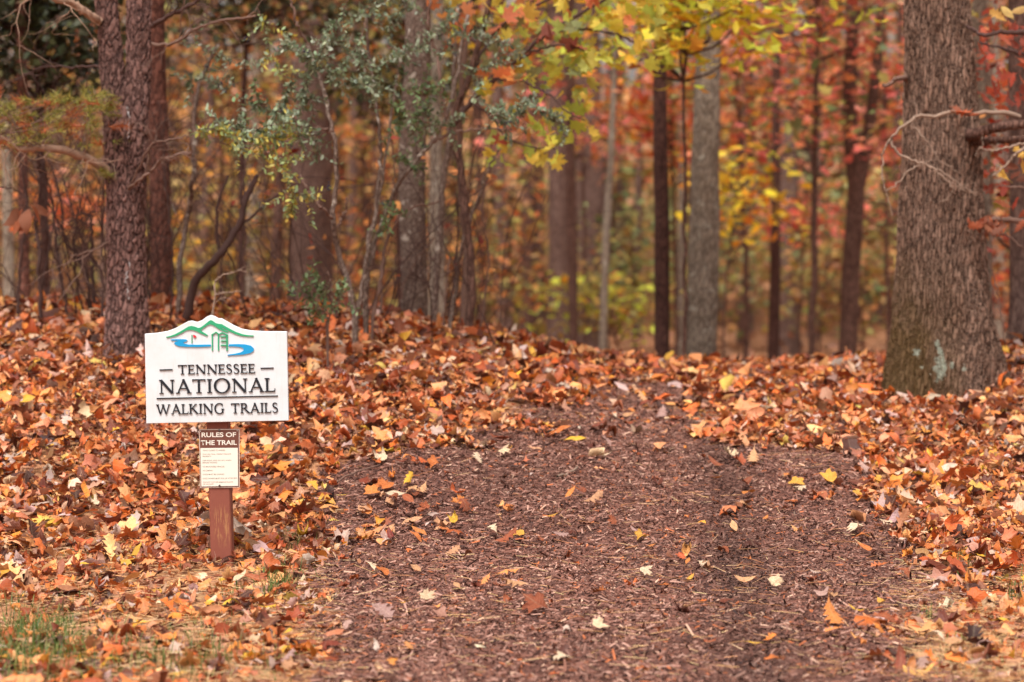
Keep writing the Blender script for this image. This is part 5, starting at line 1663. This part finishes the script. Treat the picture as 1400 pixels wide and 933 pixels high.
# --- the maple whose yellow-green leaves hang over the crest: every leaf a part
def build_yellow_maple():
    Y = 15.4
    r2 = np.random.default_rng(501)
    b = at(641, 442, Y)
    b[2] = float(zg(b[0], b[1]))
    root = thing('maple_sapling', b, 'young maple with big yellow and lime leaves hanging over the crest', 'tree')
    A = lambda u, v, dy=0: at(u, v, Y + dy)
    def limb(pts, w0, w1, name='branch', mat='twig_dark'):
        P = smooth_path([A(*p) for p in pts], 30, .004, r2)
        mb = MB(b)
        mb.tube(P, np.linspace(w0, w1, 30) * Y / F / 2, 8)
        mb.build(name, M[mat], root)
        return P
    limb([(641, 446), (645, 380), (638, 300), (630, 230), (618, 170), (640, 110), (660, 40), (680, -60)], 12, 7, 'trunk', 'brown')
    bs = [limb([(619, 172), (645, 138), (675, 108), (710, 78), (750, 44), (790, 20), (840, -10)], 8, 4),
          limb([(700, 88, -.1), (730, 70, -.2), (770, 62, -.3), (800, 70, -.3)], 4, 2), limb([(675, 108, -.1), (715, 112, -.2), (750, 130, -.25), (775, 152, -.3), (800, 165, -.3)], 4, 2),
          limb([(645, 138, -.1), (672, 160, -.2), (690, 185, -.2), (720, 200, -.2), (760, 204, -.2)], 3.5, 2), limb([(750, 44), (800, 40, .1), (850, 50, .15), (890, 74, .2)], 4, 2),
          limb([(640, 110), (680, 40, .2), (740, 5, .2), (800, -20, .2)], 5, 3), limb([(655, 60), (630, 40, .2), (605, 10, .2)], 4, 2)]
    from mathutils import Matrix
    mv = []
    for amt in (.4, .6, .8):
        for _ in range(2):
            TV, TF = SHAPES['star-shaped maple']
            W = curl(TV, r2, amt)
            mv.append(mesh_from('leaf', W, TF, M['leaf_tree_one'], True))
    def leaf(u, v, dy, pal, size):
        p = A(u, v, dy) - b
        yaw = r2.uniform(0, 6.28)
        Rm = rot_mats(np.array([yaw]), np.array([r2.uniform(.35, 1.5)]), np.array([r2.uniform(0, 6.28)]))[0]
        o = link('leaf', mv[r2.integers(0, len(mv))], root)
        m4 = Matrix(Rm.tolist()).to_4x4() @ Matrix.Scale(size, 4)
        m4.translation = tuple(p)
        o.matrix_local = m4
        o.color = (*pick(pal, 1, r2, .1)[0], 1)
    lime = [(206, 216, 62), (188, 204, 68), (222, 218, 58), (168, 186, 80), (234, 208, 54), (176, 196, 70)]
    yel = [(242, 208, 54), (242, 194, 60), (236, 216, 68), (224, 216, 80)]
    oran = [(236, 148, 62), (232, 128, 70), (222, 112, 66)]
    dgreen = [(136, 150, 92), (120, 134, 80), (150, 160, 104)]
    zones = [((690, 20, 800, 110), 46, lime + dgreen), ((720, 60, 822, 130), 30, lime + yel), ((640, 60, 720, 110), 16, oran + dgreen), ((800, -10, 905, 90), 62, yel + lime), ((740, 130, 822, 190), 22, lime + yel), ((690, 150, 760, 190), 12, lime + oran),
             ((668, 185, 765, 222), 24, lime + yel), ((650, 90, 700, 130), 8, oran + lime), ((620, -10, 740, 50), 26, oran + yel + lime), ((590, 0, 650, 60), 10, oran), ((760, -20, 860, 30), 22, yel + oran)]
    for (u0, v0, u1, v1), n, pal in zones:
        for _ in range(n):
            leaf(r2.uniform(u0, u1), r2.uniform(v0, v1), r2.uniform(-.35, .35), pal, r2.uniform(.085, .15))
    for u, v in [(748, 42), (741, 50), (752, 46), (782, 62), (776, 58), (685, 192), (694, 186), (792, 64)]:
        leaf(u, v, -.3, [(150, 44, 36), (182, 60, 52), (166, 50, 60)], .13)
build_yellow_maple()

# --- understorey trees with leafy crowns in view
def leafy_tree(name, label, u, Y, rect, pal, n, lsize, seed, mat='brown', w=9, group=None, spray=.38, templates=None, clumps=None, flat=.6):
    r2 = np.random.default_rng(seed)
    k_ = deeper(Y) / Y
    Y, lsize, spray = deeper(Y), lsize * (1 + (k_ - 1) * .6), spray * k_
    n = int(n * (1 + (k_ - 1) * .5))
    x0 = float(at(u, 450, Y)[0])
    b = np.array([x0, Y, float(zg(x0, Y))])
    root = thing(name, b, label, 'tree', group)
    u0, v0, u1, v1 = rect
    top = at(.5 * (u0 + u1), v0 - 10, Y)
    ctr = at(.5 * (u0 + u1), .5 * (v0 + v1), Y)
    P = smooth_path([b + (0, 0, -.06), .5 * (b + at(u, v1, Y)), .35 * at(u, .5 * (v0 + v1), Y) + .65 * ctr, top], 30, .008, r2)
    mb = MB(b)
    mb.tube(P, np.linspace(w, w * .25, 30) * Y / F / 2, 8)
    mb.build('trunk', M[mat], root)
    k = clumps or max(10, n // 26)
    half = .5 * (u1 - u0) * Y / F
    cs = []
    mb = MB(b)
    for i in range(k):
        c = at(r2.uniform(u0, u1), r2.uniform(v0, v1), Y + r2.uniform(-1, 1) * min(half, 2.2))
        cs.append(c)
        j = P[np.argmin(np.abs(P[:, 2] - (c[2] - .25)) + r2.uniform(0, .3, 30))]
        mid = .5 * (j + c) + r2.normal(0, .06, 3)
        mb.tube(smooth_path([j, mid, c], 8), np.linspace(.012, .004, 8), 4)
    mb.build('branches', M[mat], root)['kind'] = 'stuff'
    cs = np.array(cs)
    idx = r2.integers(0, k, n)
    off = r2.normal(0, 1, (n, 3)) * np.array([spray, spray, spray * .38])
    Pn = cs[idx] + off
    ctint = 1 + r2.normal(0, .13, (k, 1))
    C = np.clip(pick(pal, n, r2, .12) * ctint[idx], .01, .95)
    me = leaf_mesh('foliage', Pn - b, None, r2.uniform(.6, 1.25, n) * lsize, C, r2, flat=flat, templates=templates or leaf_variants(r2, ['maple', 'oval'], 3, .5))
    link('foliage', me, root)['kind'] = 'stuff'
    return root

T_ = leafy_tree
T_('red_maple', 'coral red maple with scattered green leaves beside the forked brown trunk', 1112, 20.5, (1000, -140, 1240, 225), AUT['coral'] + AUT['redorange'] + AUT['green'][:2] + AUT['olive'][:3] + AUT['brownorange'][:2], 1150, .13, 1, w=13)
T_('red_maple', 'bright coral maple spreading behind the pale grey lichened trunk', 1020, 27, (860, -120, 1130, 190), AUT['coral'][:3] + AUT['orange'] + AUT['yelloworange'][:2] + AUT['brownorange'][:2], 1300, .15, 2, w=9)
T_('red_maple', 'pink red maple filling the gap next to the massive oak', 1215, 25, (1120, 40, 1300, 300), AUT['pink'] + AUT['coral'] + AUT['redorange'] + AUT['olive'][:3] + AUT['brownorange'][:2], 800, .13, 3, w=8)
T_('yellow_maple', 'bright yellow maple with leaves across the tops of the dark and pale trunks', 936, 18.5, (850, -130, 1020, 80), AUT['yellow'] + AUT['yellow'] + AUT['yelloworange'][:2], 900, .14, 4, w=6)
T_('yellow_sapling', 'golden orange sapling spreading low beside the pale grey lichened trunk', 990, 22.5, (975, 215, 1055, 320), AUT['yelloworange'] + AUT['yellow'][:2], 170, .15, 5, w=4, spray=.25)
T_('orange_maple', 'orange maple behind the straight dark brown trunk', 925, 27, (860, 90, 965, 240), AUT['orange'] + AUT['redorange'] + AUT['yelloworange'], 420, .15, 6, w=7)
T_('pink_maple', 'pink red dogwood glowing above the wide trunks in the hollow', 800, 29, (700, 140, 890, 220), AUT['pink'] + AUT['coral'] + AUT['brownorange'], 380, .15, 7, w=6)
T_('yellow_sapling', 'pale yellow low sapling spreading at the foot of the wide trunks', 850, 25, (745, 390, 900, 445), AUT['yellow'][2:] + AUT['olive'], 420, .13, 8, w=4, spray=.22)
T_('green_sapling', 'soft green sapling in the hollow behind the straight dark trunk', 868, 31, (820, 290, 905, 400), AUT['green'] + AUT['olive'], 420, .14, 9, w=5)
T_('olive_sapling', 'olive and gold sapling low between thin trunks beyond the crest', 1120, 30, (1080, 330, 1190, 440), AUT['olive'] + AUT['brownorange'], 520, .14, 10, w=5)
T_('orange_sapling', 'salmon orange sapling level behind the very thin dark trunk', 1095, 26, (1060, 280, 1150, 320), AUT['orange'] + AUT['coral'], 150, .14, 11, w=4, spray=.22)
T_('red_oak', 'deep red and rust oak filling the space behind the massive oak', 1400, 18.2, (1340, -80, 1480, 330), AUT['rust'] + AUT['redorange'] + AUT['olive'][:2], 900, .12, 12, w=9)
T_('orange_sapling', 'glowing salmon orange sapling on the bank behind the bare dark stems', 92, 22.5, (50, 245, 142, 320), AUT['coral'][2:3] + AUT['orange'], 200, .16, 13, w=4, spray=.22)
T_('orange_oak', 'brown orange oak thicket behind the forked pine and privet', 300, 24, (215, 30, 400, 250), AUT['orange'][:2] + AUT['brownorange'] * 2 + AUT['olive'], 700, .14, 14, w=7)
T_('olive_tree', 'olive yellow thicket low behind the dark leaning stem', 300, 28, (240, 220, 400, 380), AUT['olive'] * 2 + AUT['yelloworange'][:2] + AUT['brownorange'], 800, .15, 15, w=6)
T_('orange_oak', 'rusty orange thicket between privet stems and mottled trunk', 500, 27, (430, 180, 560, 410), AUT['orange'] + AUT['brownorange'] * 2 + AUT['rust'][:1] + AUT['olive'], 800, .14, 16, w=6)
T_('olive_tree', 'olive and orange thicket behind the slender stems on the crest', 690, 28, (640, 230, 760, 420), AUT['olive'] + AUT['orange'][:2] + AUT['brownorange'], 700, .14, 17, w=6)
T_('cedar_tree', 'dark green cedar filling the shade behind the forked pine', 60, 19.5, (-60, -90, 140, 130), AUT['darkgreen'], 3600, .10, 18, w=16, mat='dark', templates=KITE, flat=1.0, spray=.3)
T_('cedar_tree', 'dark olive cedar above the slim straight pine', 330, 20.5, (205, -120, 480, 40), AUT['darkgreen'] + AUT['olive'][:1] + AUT['brownorange'][:1], 2600, .10, 19, w=12, mat='dark', templates=KITE, flat=1.0, spray=.3)
T_('cedar_tree', 'dark green cedar behind the mottled trunk and slender stems', 545, 21.5, (480, -100, 640, 150), AUT['darkgreen'] + AUT['olive'][:2], 1700, .10, 20, w=10, mat='dark', templates=KITE, flat=1.0, spray=.3)
T_('brown_oak', 'brown leaved oak thicket at the end of the bank', 20, 25, (-60, 150, 140, 400), AUT['brownorange'] + AUT['olive'], 900, .15, 21, w=7)
T_('orange_maple', 'orange and gold maple high behind the privet tops', 640, 24, (590, -100, 740, 90), AUT['orange'] + AUT['coral'] + AUT['yelloworange'], 520, .15, 22, w=7)
T_('olive_tree', 'olive brown thicket in the hollow behind the forked brown trunk', 1180, 33, (1080, 240, 1260, 450), AUT['olive'] + AUT['brownorange'] + AUT['green'], 1100, .16, 23, w=6)
T_('olive_tree', 'gold brown thicket in the hollow behind the pale grey trunk', 960, 35, (880, 250, 1060, 450), AUT['olive'] + AUT['brownorange'] + AUT['green'], 900, .17, 24, w=6)
T_('brown_oak', 'brown orange thicket on low ground behind the oak', 1390, 26, (1310, 250, 1460, 440), AUT['brownorange'] + AUT['rust'] + AUT['orange'], 800, .14, 25, w=7)

# --- hanging cluster of big brown leaves on a bare twig at the bank's end
def build_leaf_cluster():
    from mathutils import Matrix
    r2 = np.random.default_rng(601)
    Y = 13.9
    b = at(-70, 470, Y); b[2] = float(zg(b[0], b[1]))
    root = thing('oak_sapling', b, 'bare oak sapling holding one cluster of big dead brown leaves', 'sapling')
    mb = MB(b)
    mb.tube(smooth_path([b + (0, 0, -.03), at(-66, 400, Y), at(-52, 320, Y), at(-30, 270, Y), at(0, 256, Y), at(28, 264, Y), at(38, 278, Y)], 34, .003, r2), np.linspace(.009, .0028, 34), 6)
    mb.tube(smooth_path([at(-40, 286, Y), at(-44, 220, Y), at(-20, 120, Y)], 12, .003, r2), np.linspace(.005, .0025, 12), 5)
    mb.build('stem', M['twig_dark'], root)
    for u, v, du, dv, s in [(28, 282, -22, 28, .19), (32, 282, -14, 40, .17), (36, 280, 2, 40, .19), (40, 276, 14, 30, .16), (34, 284, -6, 44, .15), (44, 278, 22, 16, .12)]:
        p, q = at(u, v, Y + r2.normal(0, .03)), at(u + du, v + dv, Y + r2.normal(0, .05))
        y = (q - p) / np.linalg.norm(q - p)
        x = np.cross(y, (r2.normal(0, .8), -1, .2)); x /= np.linalg.norm(x)
        z = np.cross(x, y)
        o = link('leaf', mesh_from('leaf', curl(SHAPES['oval'][0], r2, .9), SHAPES['oval'][1], M['leaf_tree_one'], True), root)
        m4 = Matrix(np.stack([x, y, z], 1).tolist()).to_4x4() @ Matrix.Scale(s, 4)
        m4.translation = tuple(.5 * (p + q) - b)
        o.matrix_local = m4
        o.color = (*pick([(166, 76, 36), (148, 64, 32), (128, 54, 30)], 1, r2)[0], 1)
build_leaf_cluster()

# --- far-off wood: one mass of foliage closing the view
def build_distant_wood():
    r2 = np.random.default_rng(701)
    k = 1300
    Yc = r2.uniform(46, 92, k)
    xc = r2.uniform(-1, 1, k) * (0.26 * Yc + 3)
    hc = r2.random(k) * 12.5
    n = 80000
    idx = r2.integers(0, k, n)
    C0 = np.stack([xc, Yc, zg(xc, Yc) + hc], 1)
    P = C0[idx] + r2.normal(0, 1, (n, 3)) * np.array([.9, .9, .42])
    P[:, 2] = np.maximum(P[:, 2], zg(P[:, 0], P[:, 1]) + .05)
    names = np.empty(k, object)
    for i in range(k):
        right = xc[i] / Yc[i] > 0.02
        hi = hc[i] > 3.2
        if right and hi: opts = ['coral', 'olive', 'olive', 'orange', 'brownorange', 'brownorange', 'green']
        elif right: opts = ['brownorange', 'olive', 'olive', 'olive', 'green', 'brownorange']
        elif hi: opts = ['brownorange', 'olive', 'olive', 'brownorange', 'darkgreen', 'orange']
        else: opts = ['brownorange', 'olive', 'brownorange', 'olive', 'green']
        names[i] = opts[r2.integers(0, len(opts))]
    C = np.zeros((n, 3))
    for nm in set(names):
        m_ = names[idx] == nm
        C[m_] = pick(AUT[nm], int(m_.sum()), r2)
    me = leaf_mesh('distant_woodland', P, None, r2.uniform(.2, .42, n), C, r2, flat=.7, templates=KITE)
    tag(link('distant_woodland', me), 'blurred mass of autumn foliage closing the view deep in the wood', 'woodland', kind='stuff')
    # a row of saplings' stems inside that mass
    mb = MB()
    for _ in range(70):
        Y = r2.uniform(45, 80); x = r2.uniform(-1, 1) * .25 * Y; z = float(zg(x, Y))
        mb.tube([(x, Y, z - .1), (x + r2.normal(0, .2), Y, z + 4), (x + r2.normal(0, .5), Y, z + 13)], [.16, .12, .05], 6)
    tag(mb.build('distant_stems', M['purple']), 'faint grey stems deep inside the far autumn wood', 'woodland', kind='stuff')
build_distant_wood()

# --- tangle of fine bare twigs filling the undergrowth along the bank: nobody could count it
def build_tangle():
    r2 = np.random.default_rng(811)
    mb = MB()
    for _ in range(95):
        u = r2.uniform(-30, 690)
        Y = r2.uniform(15.4, 18.2)
        x = float(at(u, 400, Y)[0])
        b = np.array([x, Y, float(zg(x, Y)) - .02])
        branchy(mb, b, (r2.normal(0, .35), r2.normal(0, .3), 1.0), r2.uniform(.5, 1.7), r2.uniform(.003, .0065), 2, r2, bend=.16, nch=(2, 3), seg=4)
    tag(mb.build('twig_tangle', M['twig_dark']), 'tangle of fine bare brown twigs along the top of the bank', 'undergrowth', kind='stuff')
build_tangle()
